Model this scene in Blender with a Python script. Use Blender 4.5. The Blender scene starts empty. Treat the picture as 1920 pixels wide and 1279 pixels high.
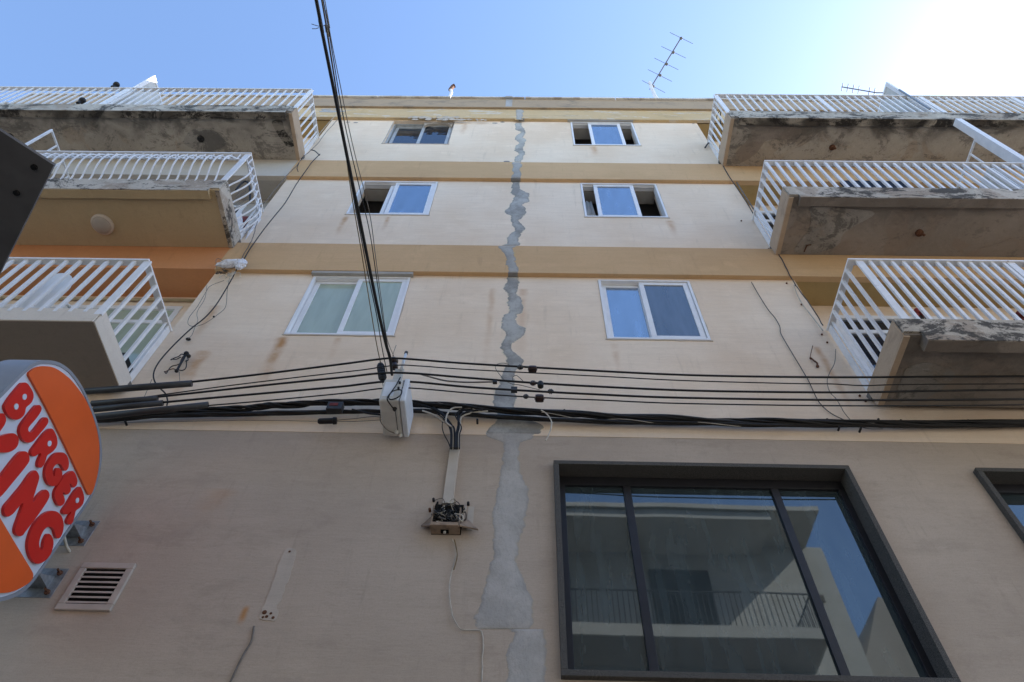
import bpy, math, random
from mathutils import Vector, Matrix, noise as mnoise
random.seed(7)
R = math.radians
scene = bpy.context.scene

# ------------------------------------------------------------------ camera
CAM = Vector((0.0, -4.5, 1.6))
FPX = 1328.08
_p, _y, _r = R(55.69043), R(-1.87207), R(2.36421)
FW = Vector((math.sin(_y)*math.cos(_p), math.cos(_y)*math.cos(_p), math.sin(_p)))
_rt = Vector((math.cos(_y), -math.sin(_y), 0)); _up = _rt.cross(FW)
RT = math.cos(_r)*_rt + math.sin(_r)*_up
UP = -math.sin(_r)*_rt + math.cos(_r)*_up
cam = bpy.data.cameras.new('camera'); camo = bpy.data.objects.new('camera', cam)
scene.collection.objects.link(camo); scene.camera = camo
M = Matrix((RT, UP, -FW)).transposed().to_4x4(); M.translation = CAM
camo.matrix_world = M
cam.sensor_width = 36; cam.lens = 36*FPX/1920; cam.clip_end = 3000; cam.clip_start = 0.05

# ------------------------------------------------------------------ sky and sun
SUN_EL, SUN_AZ = R(41), R(70)          # azimuth measured from +Y towards +X
w = bpy.data.worlds.new('World'); scene.world = w; w.use_nodes = True
nt = w.node_tree; nt.nodes.clear()
sky = nt.nodes.new('ShaderNodeTexSky'); sky.sky_type = 'NISHITA'; sky.sun_disc = False
sky.sun_elevation = SUN_EL; sky.sun_rotation = SUN_AZ
sky.air_density = 1.0; sky.dust_density = 0.6; sky.ozone_density = 3.2
bg = nt.nodes.new('ShaderNodeBackground'); bg.inputs['Strength'].default_value = 0.12
wo = nt.nodes.new('ShaderNodeOutputWorld')
nt.links.new(sky.outputs[0], bg.inputs[0]); nt.links.new(bg.outputs[0], wo.inputs[0])
sl = bpy.data.lights.new('sun', 'SUN'); sl.energy = 5.0; sl.angle = R(0.5); sl.color = (1.0, 0.94, 0.85)
so = bpy.data.objects.new('sun', sl); scene.collection.objects.link(so)
sd = Vector((math.sin(SUN_AZ)*math.cos(SUN_EL), math.cos(SUN_AZ)*math.cos(SUN_EL), math.sin(SUN_EL)))
so.rotation_euler = sd.to_track_quat('Z', 'Y').to_euler(); so.location = (20, 20, 40)
vs = scene.view_settings
vs.view_transform = 'Standard'; vs.look = 'None'; vs.exposure = 1.82; vs.gamma = 1; vs.use_curve_mapping = False
scene.cycles.max_bounces = 8; scene.cycles.transparent_max_bounces = 12

# ------------------------------------------------------------------ helpers
ORG = {}
def at(px, py, axis='y', val=0.0):
    """the point of a real plane (x, y or z = val) that a photo pixel looks at"""
    d = FW + RT*((px-960)/FPX) - UP*((py-639.5)/FPX)
    i = 'xyz'.index(axis)
    return CAM + d*((val-CAM[i])/d[i])

def link(o): scene.collection.objects.link(o); return o
def tag(o, label=None, cat=None, group=None, kind=None):
    if label: o['label'] = label
    if cat: o['category'] = cat
    if group: o['group'] = group
    if kind: o['kind'] = kind
    return o
def empty(name, loc, label, cat, group=None):
    o = bpy.data.objects.new(name, None); o.location = loc; o.empty_display_size = .1
    link(o); ORG[o] = Vector(loc)
    return tag(o, label, cat, group)

class MB:
    def __init__(s): s.v = []; s.f = []
    def box(s, x0, x1, y0, y1, z0, z1):
        b = len(s.v)
        s.v += [(x0,y0,z0),(x1,y0,z0),(x1,y1,z0),(x0,y1,z0),(x0,y0,z1),(x1,y0,z1),(x1,y1,z1),(x0,y1,z1)]
        s.f += [[b+i for i in q] for q in ((0,3,2,1),(4,5,6,7),(0,1,5,4),(1,2,6,5),(2,3,7,6),(3,0,4,7))]
        return s
    def obox(s, c, ux, uy, uz, hx, hy, hz):
        b = len(s.v); c = Vector(c)
        for z in (-hz, hz):
            for x, y in ((-hx,-hy),(hx,-hy),(hx,hy),(-hx,hy)):
                s.v.append(tuple(c + Vector(ux)*x + Vector(uy)*y + Vector(uz)*z))
        s.f += [[b+i for i in q] for q in ((0,3,2,1),(4,5,6,7),(0,1,5,4),(1,2,6,5),(2,3,7,6),(3,0,4,7))]
        return s
    def tube(s, pts, r, n=8, cap=True):
        pts = [Vector(p) for p in pts]; b = len(s.v)
        prev = None
        for i, p in enumerate(pts):
            t = (pts[min(i+1, len(pts)-1)] - pts[max(i-1, 0)])
            if t.length < 1e-9: t = Vector((0,0,1))
            t.normalize()
            if prev is None:
                a = t.orthogonal().normalized()
            else:
                a = prev - t*prev.dot(t)
                a = a.normalized() if a.length > 1e-6 else t.orthogonal().normalized()
            prev = a; c = t.cross(a)
            rr = r[i] if isinstance(r, (list, tuple)) else r
            for k in range(n):
                an = 2*math.pi*k/n
                s.v.append(tuple(p + (a*math.cos(an) + c*math.sin(an))*rr))
        for i in range(len(pts)-1):
            for k in range(n):
                k2 = (k+1) % n
                s.f.append([b+i*n+k, b+i*n+k2, b+(i+1)*n+k2, b+(i+1)*n+k])
        if cap:
            s.f.append([b+k for k in range(n)][::-1]); e = b+(len(pts)-1)*n
            s.f.append([e+k for k in range(n)])
        return s
    def prism(s, poly, d):
        """poly: 3-D points of a flat outline, d: thickness vector"""
        b = len(s.v); n = len(poly); d = Vector(d)
        s.v += [tuple(p) for p in poly] + [tuple(Vector(p)+d) for p in poly]
        s.f += [list(range(b, b+n)), list(range(b+2*n-1, b+n-1, -1))]
        for i in range(n):
            j = (i+1) % n; s.f.append([b+i, b+n+i, b+n+j, b+j])
        return s
    def ball(s, c, r, seg=14, rings=9, sc=(1,1,1)):
        b = len(s.v); c = Vector(c)
        for i in range(rings+1):
            th = math.pi*i/rings
            for k in range(seg):
                a = 2*math.pi*k/seg
                s.v.append((c.x+r*sc[0]*math.sin(th)*math.cos(a), c.y+r*sc[1]*math.sin(th)*math.sin(a), c.z+r*sc[2]*math.cos(th)))
        for i in range(rings):
            for k in range(seg):
                k2 = (k+1) % seg
                s.f.append([b+i*seg+k, b+(i+1)*seg+k, b+(i+1)*seg+k2, b+i*seg+k2])
        return s
    def build(s, name, m, parent=None, bevel=0, smooth=False, fixn=False):
        org = ORG[parent] if parent is not None else None
        if org is None:
            xs = [v[0] for v in s.v]; ys = [v[1] for v in s.v]; zs = [v[2] for v in s.v]
            org = Vector(((min(xs)+max(xs))/2, (min(ys)+max(ys))/2, min(zs)))
        me = bpy.data.meshes.new(name)
        me.from_pydata([tuple(Vector(v)-org) for v in s.v], [], s.f)
        import bmesh
        bm = bmesh.new(); bm.from_mesh(me)
        bmesh.ops.recalc_face_normals(bm, faces=bm.faces); bm.to_mesh(me); bm.free()
        me.materials.append(m)
        if smooth:
            for p in me.polygons: p.use_smooth = True
        o = bpy.data.objects.new(name, me); link(o); ORG[o] = org
        if parent is not None: o.parent = parent
        else: o.location = org
        if bevel:
            bv = o.modifiers.new('bevel', 'BEVEL'); bv.width = bevel; bv.segments = 2; bv.limit_method = 'ANGLE'; bv.angle_limit = R(50)
        return o

def smooth_path(pts, sub=6):
    pts = [Vector(p) for p in pts]
    if len(pts) < 3: return pts
    P = [pts[0]*2-pts[1]] + pts + [pts[-1]*2-pts[-2]]; out = []
    for i in range(1, len(P)-2):
        p0, p1, p2, p3 = P[i-1], P[i], P[i+1], P[i+2]
        for k in range(sub):
            t = k/sub
            out.append(0.5*((2*p1)+(p2-p0)*t+(2*p0-5*p1+4*p2-p3)*t*t+(3*p1-p0-3*p2+p3)*t**3))
    out.append(pts[-1]); return out
def smooth_loop(pts, sub=4):
    n = len(pts); out = []; pts = [Vector(p) for p in pts]
    for i in range(n):
        p0, p1, p2, p3 = pts[i-1], pts[i], pts[(i+1) % n], pts[(i+2) % n]
        for k in range(sub):
            t = k/sub
            out.append(0.5*((2*p1)+(p2-p0)*t+(2*p0-5*p1+4*p2-p3)*t*t+(3*p1-p0-3*p2+p3)*t**3))
    return out

# ------------------------------------------------------------------ materials
class NB:
    """small node-building helper working in world position"""
    def __init__(s, name):
        s.m = bpy.data.materials.new(name); s.m.use_nodes = True
        s.t = s.m.node_tree; s.t.nodes.clear()
        s.out = s.n('ShaderNodeOutputMaterial'); s.b = s.n('ShaderNodeBsdfPrincipled')
        s.l(s.b.outputs[0], s.out.inputs[0])
        s.pos = s.n('ShaderNodeNewGeometry').outputs['Position']
    def n(s, k, **kw):
        o = s.t.nodes.new(k)
        for a, b in kw.items(): setattr(o, a, b)
        return o
    def l(s, a, b): s.t.links.new(a, b)
    def put(s, inp, v):
        if isinstance(v, (int, float)): inp.default_value = v
        elif isinstance(v, tuple): inp.default_value = v if len(v) == 4 or inp.type == 'VECTOR' else (*v, 1)
        else: s.l(v, inp)
    def math(s, op, a, b=0.0, c=None, clamp=False):
        o = s.n('ShaderNodeMath', operation=op, use_clamp=clamp)
        s.put(o.inputs[0], a); s.put(o.inputs[1], b)
        if c is not None: s.put(o.inputs[2], c)
        return o.outputs[0]
    def scale(s, v):
        o = s.n('ShaderNodeVectorMath', operation='MULTIPLY'); s.l(s.pos, o.inputs[0]); o.inputs[1].default_value = v
        return o.outputs[0]
    def noise(s, sc, stretch=(1,1,1), detail=4, rough=.55, dist=0):
        o = s.n('ShaderNodeTexNoise'); s.l(s.scale(stretch), o.inputs['Vector'])
        o.inputs['Scale'].default_value = sc; o.inputs['Detail'].default_value = detail
        o.inputs['Roughness'].default_value = rough; o.inputs['Distortion'].default_value = dist
        return o.outputs['Fac']
    def ramp(s, f, a, b, lo=0.0, hi=1.0):
        o = s.n('ShaderNodeMapRange', interpolation_type='SMOOTHSTEP')
        s.put(o.inputs[0], f); o.inputs[1].default_value = a; o.inputs[2].default_value = b
        o.inputs[3].default_value = lo; o.inputs[4].default_value = hi
        return o.outputs[0]
    def mix(s, f, a, b, mode='MIX'):
        o = s.n('ShaderNodeMix', data_type='RGBA', blend_type=mode)
        s.put(o.inputs[0], f); s.put(o.inputs[6], a); s.put(o.inputs[7], b)
        return o.outputs[2]
    def xyz(s):
        o = s.n('ShaderNodeSeparateXYZ'); s.l(s.pos, o.inputs[0]); return o.outputs
    def bump(s, h, strength=.3, dist=.01):
        o = s.n('ShaderNodeBump'); o.inputs['Strength'].default_value = strength; o.inputs['Distance'].default_value = dist
        s.l(h, o.inputs['Height']); s.l(o.outputs[0], s.b.inputs['Normal'])
    def done(s, col, rough=.9, spec=.25, metal=0):
        s.put(s.b.inputs['Base Color'], col); s.put(s.b.inputs['Roughness'], rough)
        s.b.inputs['Specular IOR Level'].default_value = spec; s.b.inputs['Metallic'].default_value = metal
        return s.m

def plain(name, col, rough=.5, spec=.4, metal=0, var=.12, sc=9, bump=0):
    q = NB(name)
    n = q.noise(sc, detail=5)
    dark = tuple(c*(1-var) for c in col); lite = tuple(min(1, c*(1+var)) for c in col)
    c = q.mix(q.ramp(n, .3, .7), dark, lite)
    if bump: q.bump(q.noise(sc*6, detail=3), bump, .004)
    return q.done(c, rough, spec, metal)

def plaster(name, col, tint, streak=.5, rust=(), patch=None, dirt=0.0, dcol=(.12,.11,.10)):
    q = NB(name); X, Y, Z = q.xyz()[0:3]
    big = q.noise(.55, detail=6, rough=.6); mid = q.noise(2.3, (1,1,1.6), 6, .65)
    st = q.noise(3.2, (.55,1,5.0), 6, .7); fine = q.noise(34, (.5,1,1.6), 4, .7)
    c = q.mix(q.ramp(big, .33, .68), col, tint)
    c = q.mix(q.math('MULTIPLY', q.ramp(mid, .5, .75), .45), c, tuple(min(1, v*1.13) for v in col))
    c = q.mix(q.math('MULTIPLY', q.ramp(st, .42, .7), streak*.5), c, tuple(v*.78 for v in tint))
    c = q.mix(q.math('MULTIPLY', q.ramp(fine, .45, .75), .22), c, tuple(v*.72 for v in col))
    drip = q.noise(4.5, (2.4,1,.22), 6, .7, .2); grain = q.noise(150, (1,1,1), 2)
    c = q.mix(q.math('MULTIPLY', q.math('MULTIPLY', q.ramp(drip, .54, .70), q.ramp(mid, .35, .6)), .30), c, tuple(v*.66 for v in tint))
    c = q.mix(q.math('MULTIPLY', q.ramp(grain, .5, .62), .16), c, tuple(v*.6 for v in tint))
    wn = q.noise(5, (1,1,.7), 4)
    for (x, zt, ln, wd, a) in rust:       # dribbles of rust below sills and cables, each at its own place
        dx = q.math('ABSOLUTE', q.math('SUBTRACT', q.math('ADD', X, q.math('MULTIPLY', q.math('SUBTRACT', wn, .5), wd*1.4)), x))
        m = q.ramp(dx, wd, 0.0)
        m = q.math('MULTIPLY', m, q.ramp(Z, zt, zt-.06)); m = q.math('MULTIPLY', m, q.ramp(Z, zt-ln, zt-.1))
        m = q.math('MULTIPLY', m, q.ramp(mid, .25, .6)); m = q.math('MULTIPLY', m, min(1, a*1.5))
        c = q.mix(m, c, (.50, .27, .12))
    if patch:
        z0, z1, pc, lo = patch
        pn = q.noise(2.6, (.7,1,2.4), 7, .72, .4)
        m = q.math('MULTIPLY', q.ramp(pn, lo, lo+.04), q.math('MULTIPLY', q.ramp(Z, z0, z0+.08), q.ramp(Z, z1, z1-.05)))
        c = q.mix(m, c, pc)
    if dirt:
        dn = q.noise(1.9, (.8,1,1.7), 8, .74, .3)
        c = q.mix(q.math('MULTIPLY', q.ramp(dn, .5, .66), dirt), c, dcol)
    h = q.math('ADD', q.math('MULTIPLY', fine, .5), q.math('MULTIPLY', st, 1.2))
    q.bump(h, .35, .008)
    return q.done(c, .93, .18)

def concrete(name, base, light, black, amt=.55, pale=.5, zs=1.0, warm=(.30,.22,.16), front=0.0):
    q = NB(name); X, Y, Z = q.xyz()[0:3]
    big = q.noise(.9, (1,1,1), 7, .65, .3); n2 = q.noise(1.5, (1,1.6,1.5), 9, .78, .9); n3 = q.noise(17, (1,1,1), 7, .75)
    n4 = q.noise(1.35, (1,1,1), 3, .5, 1.2); f = q.noise(60, detail=4, rough=.7); n5 = q.noise(3.4, (1,.8,1), 8, .8, .4)
    c = q.mix(q.ramp(big, .38, .62), base, light)
    c = q.mix(q.math('MULTIPLY', q.ramp(n4, .53, .6), .5), c, warm)
    c = q.mix(q.math('MULTIPLY', q.ramp(n3, .52, .66), pale), c, tuple(min(1, v*1.4) for v in light))
    blot = q.ramp(q.math('ADD', n2, q.math('MULTIPLY', q.math('SUBTRACT', n3, .5), .35)), .53-.10*(amt-.5), .60-.06*(amt-.5))
    c = q.mix(q.math('MULTIPLY', blot, amt), c, black)
    spk = q.math('MULTIPLY', q.ramp(n3, .46, .36), q.ramp(n5, .48, .6))
    c = q.mix(q.math('MULTIPLY', spk, amt*.9), c, black)
    if front:      # damp creeping in from the outer edge of the slab
        d = q.math('MULTIPLY', q.ramp(q.math('ADD', Y, q.math('MULTIPLY', q.math('SUBTRACT', n5, .5), 1.1)), -.42, -.74), q.ramp(n4, .35, .55))
        c = q.mix(q.math('MULTIPLY', d, front), c, black)
    c = q.mix(q.math('MULTIPLY', q.ramp(f, .5, .75), .25), c, tuple(v*.6 for v in base))
    q.bump(q.math('ADD', n3, q.math('MULTIPLY', n2, .8)), .6, .014)
    return q.done(c, .95, .15)

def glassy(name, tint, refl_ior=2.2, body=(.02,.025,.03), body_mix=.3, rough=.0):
    """window glass: a fresnel reflection over a see-through pane with a body colour mixed in"""
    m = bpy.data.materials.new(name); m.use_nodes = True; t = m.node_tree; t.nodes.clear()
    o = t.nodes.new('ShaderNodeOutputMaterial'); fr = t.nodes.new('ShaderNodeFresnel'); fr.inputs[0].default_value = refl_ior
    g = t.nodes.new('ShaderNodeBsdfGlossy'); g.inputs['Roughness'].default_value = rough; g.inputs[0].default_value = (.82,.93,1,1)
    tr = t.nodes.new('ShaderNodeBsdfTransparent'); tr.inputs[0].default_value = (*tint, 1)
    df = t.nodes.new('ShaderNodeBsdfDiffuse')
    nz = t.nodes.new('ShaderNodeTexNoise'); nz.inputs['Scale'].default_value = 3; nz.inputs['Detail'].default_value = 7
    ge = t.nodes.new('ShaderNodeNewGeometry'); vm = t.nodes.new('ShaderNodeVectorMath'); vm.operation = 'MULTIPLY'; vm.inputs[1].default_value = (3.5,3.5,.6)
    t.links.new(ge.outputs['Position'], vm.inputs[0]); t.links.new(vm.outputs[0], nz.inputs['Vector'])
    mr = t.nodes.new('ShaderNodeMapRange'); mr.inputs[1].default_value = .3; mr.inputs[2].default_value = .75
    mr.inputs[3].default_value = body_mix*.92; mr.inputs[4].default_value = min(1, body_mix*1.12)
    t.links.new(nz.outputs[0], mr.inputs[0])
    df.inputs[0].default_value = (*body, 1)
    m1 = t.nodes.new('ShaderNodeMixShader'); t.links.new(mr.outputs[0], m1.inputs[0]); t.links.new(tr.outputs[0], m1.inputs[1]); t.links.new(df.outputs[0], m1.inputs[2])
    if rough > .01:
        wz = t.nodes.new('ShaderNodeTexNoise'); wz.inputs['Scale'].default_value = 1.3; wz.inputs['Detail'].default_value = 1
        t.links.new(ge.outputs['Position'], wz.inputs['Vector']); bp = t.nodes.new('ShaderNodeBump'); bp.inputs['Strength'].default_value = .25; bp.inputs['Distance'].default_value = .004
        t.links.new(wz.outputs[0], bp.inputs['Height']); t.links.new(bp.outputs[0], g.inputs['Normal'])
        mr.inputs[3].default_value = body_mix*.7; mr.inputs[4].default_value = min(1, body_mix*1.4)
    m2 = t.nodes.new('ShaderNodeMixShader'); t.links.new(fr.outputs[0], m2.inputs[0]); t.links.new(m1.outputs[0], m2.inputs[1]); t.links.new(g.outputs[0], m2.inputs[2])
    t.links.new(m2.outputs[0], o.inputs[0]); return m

CREAM = (.88, .745, .60); CREAM2 = (.79, .63, .475)
rusts = ((-2.74, 8.24, 1.1, .10, .8), (-2.12, 8.24, .5, .06, .35), (-2.74, 11.52, .8, .07, .6), (-2.1, 11.52, .6, .05, .5), (2.15, 11.5, .7, .08, .4),
         (1.25, 14.78, .6, .10, .5), (-1.3, 16.1, .9, .09, .35), (-3.55, 7.95, 1.2, .12, .55), (-3.75, 8.9, 1.0, .10, .5), (-.05, 9.4, 2.0, .10, .35), (-.42, 9.4, 2.2, .06, .3), (3.25, 8.2, 1.6, .07, .45), (1.0, 8.2, .6, .06, .3))
m_cream = plaster('cream_plaster', CREAM, CREAM2, .5, rusts)
m_taupe = plaster('taupe_paint', (.52, .438, .362), (.45, .374, .305), .35, ((-2.6, 5.9, .5, .2, .18), (-2.0, 4.75, .2, .04, .8)), None, .22, (.25,.20,.16))
m_band = plaster('tan_band_paint', (.65, .44, .25), (.58, .385, .21), .35)
m_roofband = plaster('peeling_roof_band', (.60, .44, .24), (.62, .48, .30), .4, (), (16.2, 17.0, (.62, .55, .45), .56), .35, (.32,.26,.18))
m_parapet = plaster('weathered_parapet', (.44, .34, .235), (.40, .31, .22), .5, (), None, .7, (.20,.18,.15))
m_coping = concrete('coping_cement', (.55,.53,.49), (.68,.66,.62), (.16,.15,.14), .45, .4)
m_orange = plaster('orange_paint', (.62, .29, .135), (.57, .26, .12), .15)
m_white_band = plaster('off_white_paint', (.58,.53,.46), (.54,.49,.43), .2)
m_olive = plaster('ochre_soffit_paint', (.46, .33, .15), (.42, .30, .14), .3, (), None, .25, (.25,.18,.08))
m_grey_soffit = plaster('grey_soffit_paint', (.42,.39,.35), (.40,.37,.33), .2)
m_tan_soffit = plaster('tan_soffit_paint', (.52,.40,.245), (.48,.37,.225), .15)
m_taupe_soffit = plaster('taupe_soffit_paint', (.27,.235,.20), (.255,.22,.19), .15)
m_cream_edge = plaster('cream_slab_edge', (.74,.68,.60), (.68,.61,.53), .3)
m_edge = concrete('stained_slab_edge', (.42,.38,.32), (.56,.51,.44), (.05,.047,.044), .9, .5)
m_edge_lip = concrete('black_stained_lip', (.25,.225,.19), (.42,.38,.32), (.03,.028,.027), .95, .3, front=.8)
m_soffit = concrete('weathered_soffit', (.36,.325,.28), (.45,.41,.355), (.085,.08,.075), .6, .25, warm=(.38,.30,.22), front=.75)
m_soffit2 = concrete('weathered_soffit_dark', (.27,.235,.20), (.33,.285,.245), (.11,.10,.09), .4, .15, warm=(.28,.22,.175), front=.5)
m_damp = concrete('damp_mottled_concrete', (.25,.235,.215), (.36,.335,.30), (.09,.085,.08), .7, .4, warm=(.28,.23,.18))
m_side = plaster('bare_side_plaster', (.52,.40,.29), (.47,.36,.26), .5, (), None, .35, (.22,.17,.13))
m_mortar = concrete('grey_mortar', (.34,.345,.35), (.42,.425,.43), (.26,.26,.265), .4, .3, warm=(.36,.34,.31))
m_mortar_dark = concrete('dark_mortar_rim', (.24,.235,.23), (.31,.305,.30), (.18,.175,.17), .4, .3, warm=(.27,.26,.24))
def smear(name, wall, mort, mort2):
    q = NB(name); a = q.n('ShaderNodeAttribute', attribute_name='body').outputs['Fac']
    n = q.noise(11, (1,1,1), 6, .75); n2 = q.noise(2.6, (1,1,1), 6, .65); f = q.noise(38, (1,1,.5), 4, .7)
    m = q.ramp(q.math('ADD', a, q.math('MULTIPLY', q.math('SUBTRACT', n, .5), 1.9)), .22, .56)
    c = q.mix(q.ramp(n2, .38, .62), mort, mort2)
    rim = q.math('MULTIPLY', q.ramp(a, .9, .35), .55)
    c = q.mix(rim, c, tuple(v*.72 for v in mort))
    c = q.mix(q.math('MULTIPLY', q.ramp(f, .5, .72), .3), c, tuple(v*.7 for v in mort))
    q.bump(q.math('ADD', f, q.math('MULTIPLY', n, 1.5)), .6, .010)
    return q.done(q.mix(m, wall, c), .95, .15)
m_sm_cream = smear('mortar_over_cream', (.78,.67,.51), (.29,.285,.27), (.48,.475,.45))
m_sm_band = smear('mortar_over_band', (.58,.42,.22), (.36,.35,.33), (.45,.44,.415))
m_sm_taupe = smear('mortar_over_taupe', (.44,.38,.305), (.40,.385,.365), (.50,.48,.455))
m_patch = plaster('pale_filler', (.55,.49,.42), (.50,.44,.38), .5)
m_white = plain('white_aluminium', (.80,.81,.83), .35, .5, 0, .04, 5)
q = NB('white_painted_steel'); _a = q.noise(5, detail=6, rough=.7); _b = q.noise(31, detail=4, rough=.7)
m_rail = q.done(q.mix(q.math('MULTIPLY', q.ramp(_b, .62, .70), q.ramp(_a, .5, .62)), q.mix(q.ramp(_a, .3, .7), (.74,.745,.76), (.84,.845,.86)), (.26,.15,.09)), .45, .45)
m_oldalu = plain('dull_aluminium', (.48,.50,.51), .4, .5, .3, .15, 8)
m_darkalu = plain('dark_anodised_frame', (.014,.014,.018), .45, .5, 0, .15, 8)
m_granite = None
q = NB('grey_granite'); _n = q.noise(220, detail=2); _n2 = q.noise(90, detail=3)
m_granite = q.done(q.mix(q.ramp(_n, .42, .6), q.mix(q.ramp(_n2, .4, .6), (.025,.024,.022), (.05,.047,.043)), (.14,.132,.12)), .65, .25)
m_pane_sky = glassy('sky_painted_pane', (.35,.4,.45), 4.4, (.11,.20,.38), .7, .02)  # blue body colour stands in for the reflected sky
m_pane_clear = glassy('clear_pane', (.86,.92,.88), 1.7, (.60,.70,.56), .66)
m_pane_dark = glassy('insect_screen_pane', (.12,.13,.15), 2.1, (.10,.115,.14), .85, .12)
m_pane_shop = glassy('tinted_shop_glass', (.10,.12,.14), 2.0, (.055,.08,.092), .62, .02)
m_pane_old = glassy('dusty_pane', (.4,.45,.5), 1.7, (.05,.06,.09), .35, .005)
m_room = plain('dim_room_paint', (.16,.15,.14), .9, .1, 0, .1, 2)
m_head = plain('lintel_paint', (.40,.38,.35), .9, .1, 0, .1, 3)
m_curtain = plain('net_curtain', (.66,.72,.58), .9, .1, 0, .12, 3)
m_curtain2 = plain('grey_white_curtain', (.55,.54,.52), .9, .1, 0, .12, 4)
m_black = plain('black_rubber', (.012,.012,.013), .55, .35, 0, .2, 20)
m_sleeve = plain('dark_grey_pvc', (.035,.036,.039), .5, .4, 0, .15, 12)
m_greywire = plain('grey_wire', (.17,.155,.14), .7, .3, 0, .2, 20)
m_palewire = plain('pale_wire', (.52,.48,.41), .6, .3, 0, .15, 20)
m_brownwire = plain('ochre_wire', (.20,.14,.06), .6, .3, 0, .2, 20)
m_brown = plain('brown_ceramic', (.022,.009,.008), .35, .5, 0, .35, 40)
m_rusty = plain('rusty_iron', (.13,.062,.038), .9, .2, 0, .4, 50, .5)
m_utility = plain('off_white_plastic', (.56,.56,.53), .5, .4, 0, .10, 6)
m_utility2 = plain('pale_blue_white_door', (.66,.71,.77), .45, .4, 0, .06, 6)
m_antenna = plain('grey_aluminium', (.13,.135,.14), .6, .3, 0, .1, 20)
m_trunk = plain('beige_trunking', (.50,.45,.385), .6, .3, 0, .08, 4)
m_boxbeige = plain('stained_beige_plastic', (.28,.21,.155), .7, .25, 0, .3, 12)
m_darkin = plain('recess_shade_black', (.010,.010,.010), .9, .1, 0, .1, 9)  # near-black that paints in the shade inside openings and gaps
m_vent = plain('vent_plastic', (.47,.42,.37), .55, .3, 0, .1, 8)
m_signbox = plain('sign_grey_enamel', (.25,.275,.32), .4, .4, 0, .07, 5)
m_signwhite = plain('sign_white_face', (.60,.66,.77), .35, .4, 0, .03, 3)
m_orange_sign = plain('sign_orange', (.74,.115,.022), .35, .4, 0, .04, 3)
m_red_sign = plain('sign_red', (.60,.018,.012), .35, .4, 0, .05, 3)
m_galv = plain('galvanised_steel', (.30,.32,.34), .45, .5, .5, .2, 25)
m_panel = plain('charcoal_panel', (.12,.12,.125), .6, .3, 0, .15, 7)
m_plastic = plain('white_plastic', (.72,.72,.70), .4, .4, 0, .06, 4)
m_cloth = plain('white_cloth', (.72,.74,.80), .9, .1, 0, .15, 30)
m_blue = plain('blue_fabric', (.035,.045,.07), .9, .1, 0, .3, 20)
m_redmat = plain('red_brown_plastic', (.20,.035,.025), .6, .3, 0, .3, 20)
m_pink = plain('pinkish_red_cloth', (.45,.10,.09), .8, .2, 0, .4, 40)
m_asphalt = plain('asphalt', (.05,.05,.052), .95, .2, 0, .25, 20, .5)
m_pave = plain('paving_stone', (.19,.175,.155), .95, .2, 0, .2, 3, .3)
m_opp = plaster('opposite_cream_stone', (.50,.475,.43), (.44,.42,.38), .4, (), None, .25, (.3,.25,.18))
m_opp2 = plaster('opposite_grey_stone', (.34,.30,.26), (.30,.27,.23), .4)
m_iron = plain('black_wrought_iron', (.03,.03,.032), .6, .3, 0, .2, 20)
m_wood = plain('dark_shutter', (.06,.045,.03), .7, .3, 0, .2, 15)
m_lampglass = plain('frosted_lamp_glass', (.42,.37,.32), .5, .4, 0, .06, 6)
m_lamprim = plain('lamp_rim', (.60,.53,.46), .4, .4, 0, .06, 6)
m_pipe = plain('painted_pipe', (.50,.42,.28), .6, .3, 0, .1, 8)
m_roof = plain('roof_screed', (.40,.38,.35), .95, .1, 0, .15, 2)

# ------------------------------------------------------------------ ground
def structure(mb, name, m):
    return tag(mb.build(name, m), kind='structure')
structure(MB().box(-600, 600, -600, 600, -.25, 0), 'ground', m_pave)
structure(MB().box(-120, 120, -7.6, -1.3, .004, .012), 'road', m_asphalt)
structure(MB().box(-120, 120, -1.3, .0, .004, .13), 'pavement', m_pave)
structure(MB().box(-120, 120, -9.2, -7.6, .004, .13), 'pavement', m_pave)

# ------------------------------------------------------------------ the apartment building
XL, XR = -4.07, 3.465            # edges of the flush central facade
FL = [(9.68, 10.446), (12.95, 13.714)]      # bands (bottom, top)
RB0, RB1, PT = 16.25, 16.88, 17.84
BXL, BXR = -11.35, 12.5
B = empty('apartment_building', (0, 4, 0), 'cream and tan apartment block with railed balconies and grey repaired crack down its facade', 'building')

W3 = (8.262, 9.62); W2 = (11.565, 12.90); W1 = (14.815, 16.22)
WIN = {'3L': (-2.755, -1.495, *W3), '3R': (.93, 2.10, *W3), '2L': (-2.76, -1.50, *W2), '2R': (.885, 2.145, *W2), '1L': (-2.775, -1.515, *W1), '1R': (.87, 2.14, *W1)}
TH = .24
def wall_rows(mb, x0, x1, z0, z1, y0, y1, holes):
    """solid wall with rectangular holes, as butted boxes"""
    xs = sorted(h[0:2] for h in holes)
    if not holes: mb.box(x0, x1, y0, y1, z0, z1); return
    hz0 = holes[0][2]; hz1 = holes[0][3]
    if hz0 > z0: mb.box(x0, x1, y0, y1, z0, hz0)
    if hz1 < z1: mb.box(x0, x1, y0, y1, hz1, z1)
    c = x0
    for a, b in xs:
        mb.box(c, a, y0, y1, hz0, hz1); c = b
    mb.box(c, x1, y0, y1, hz0, hz1)
mb = MB()
for (a, b, z0, z1) in (('3L','3R',6.62,9.68), ('2L','2R',9.68,12.98), ('1L','1R',12.98,16.8)):
    wall_rows(mb, XL, XR, z0, z1, 0, TH, [WIN[a][:2]+(WIN[a][2], WIN[a][3]), WIN[b][:2]+(WIN[a][2], WIN[a][3])])
mb.box(XL, XL+.2, TH, 1.4, 6.62, 16.8); mb.box(XR-.2, XR, TH, 1.4, 6.62, 16.8)
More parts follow.
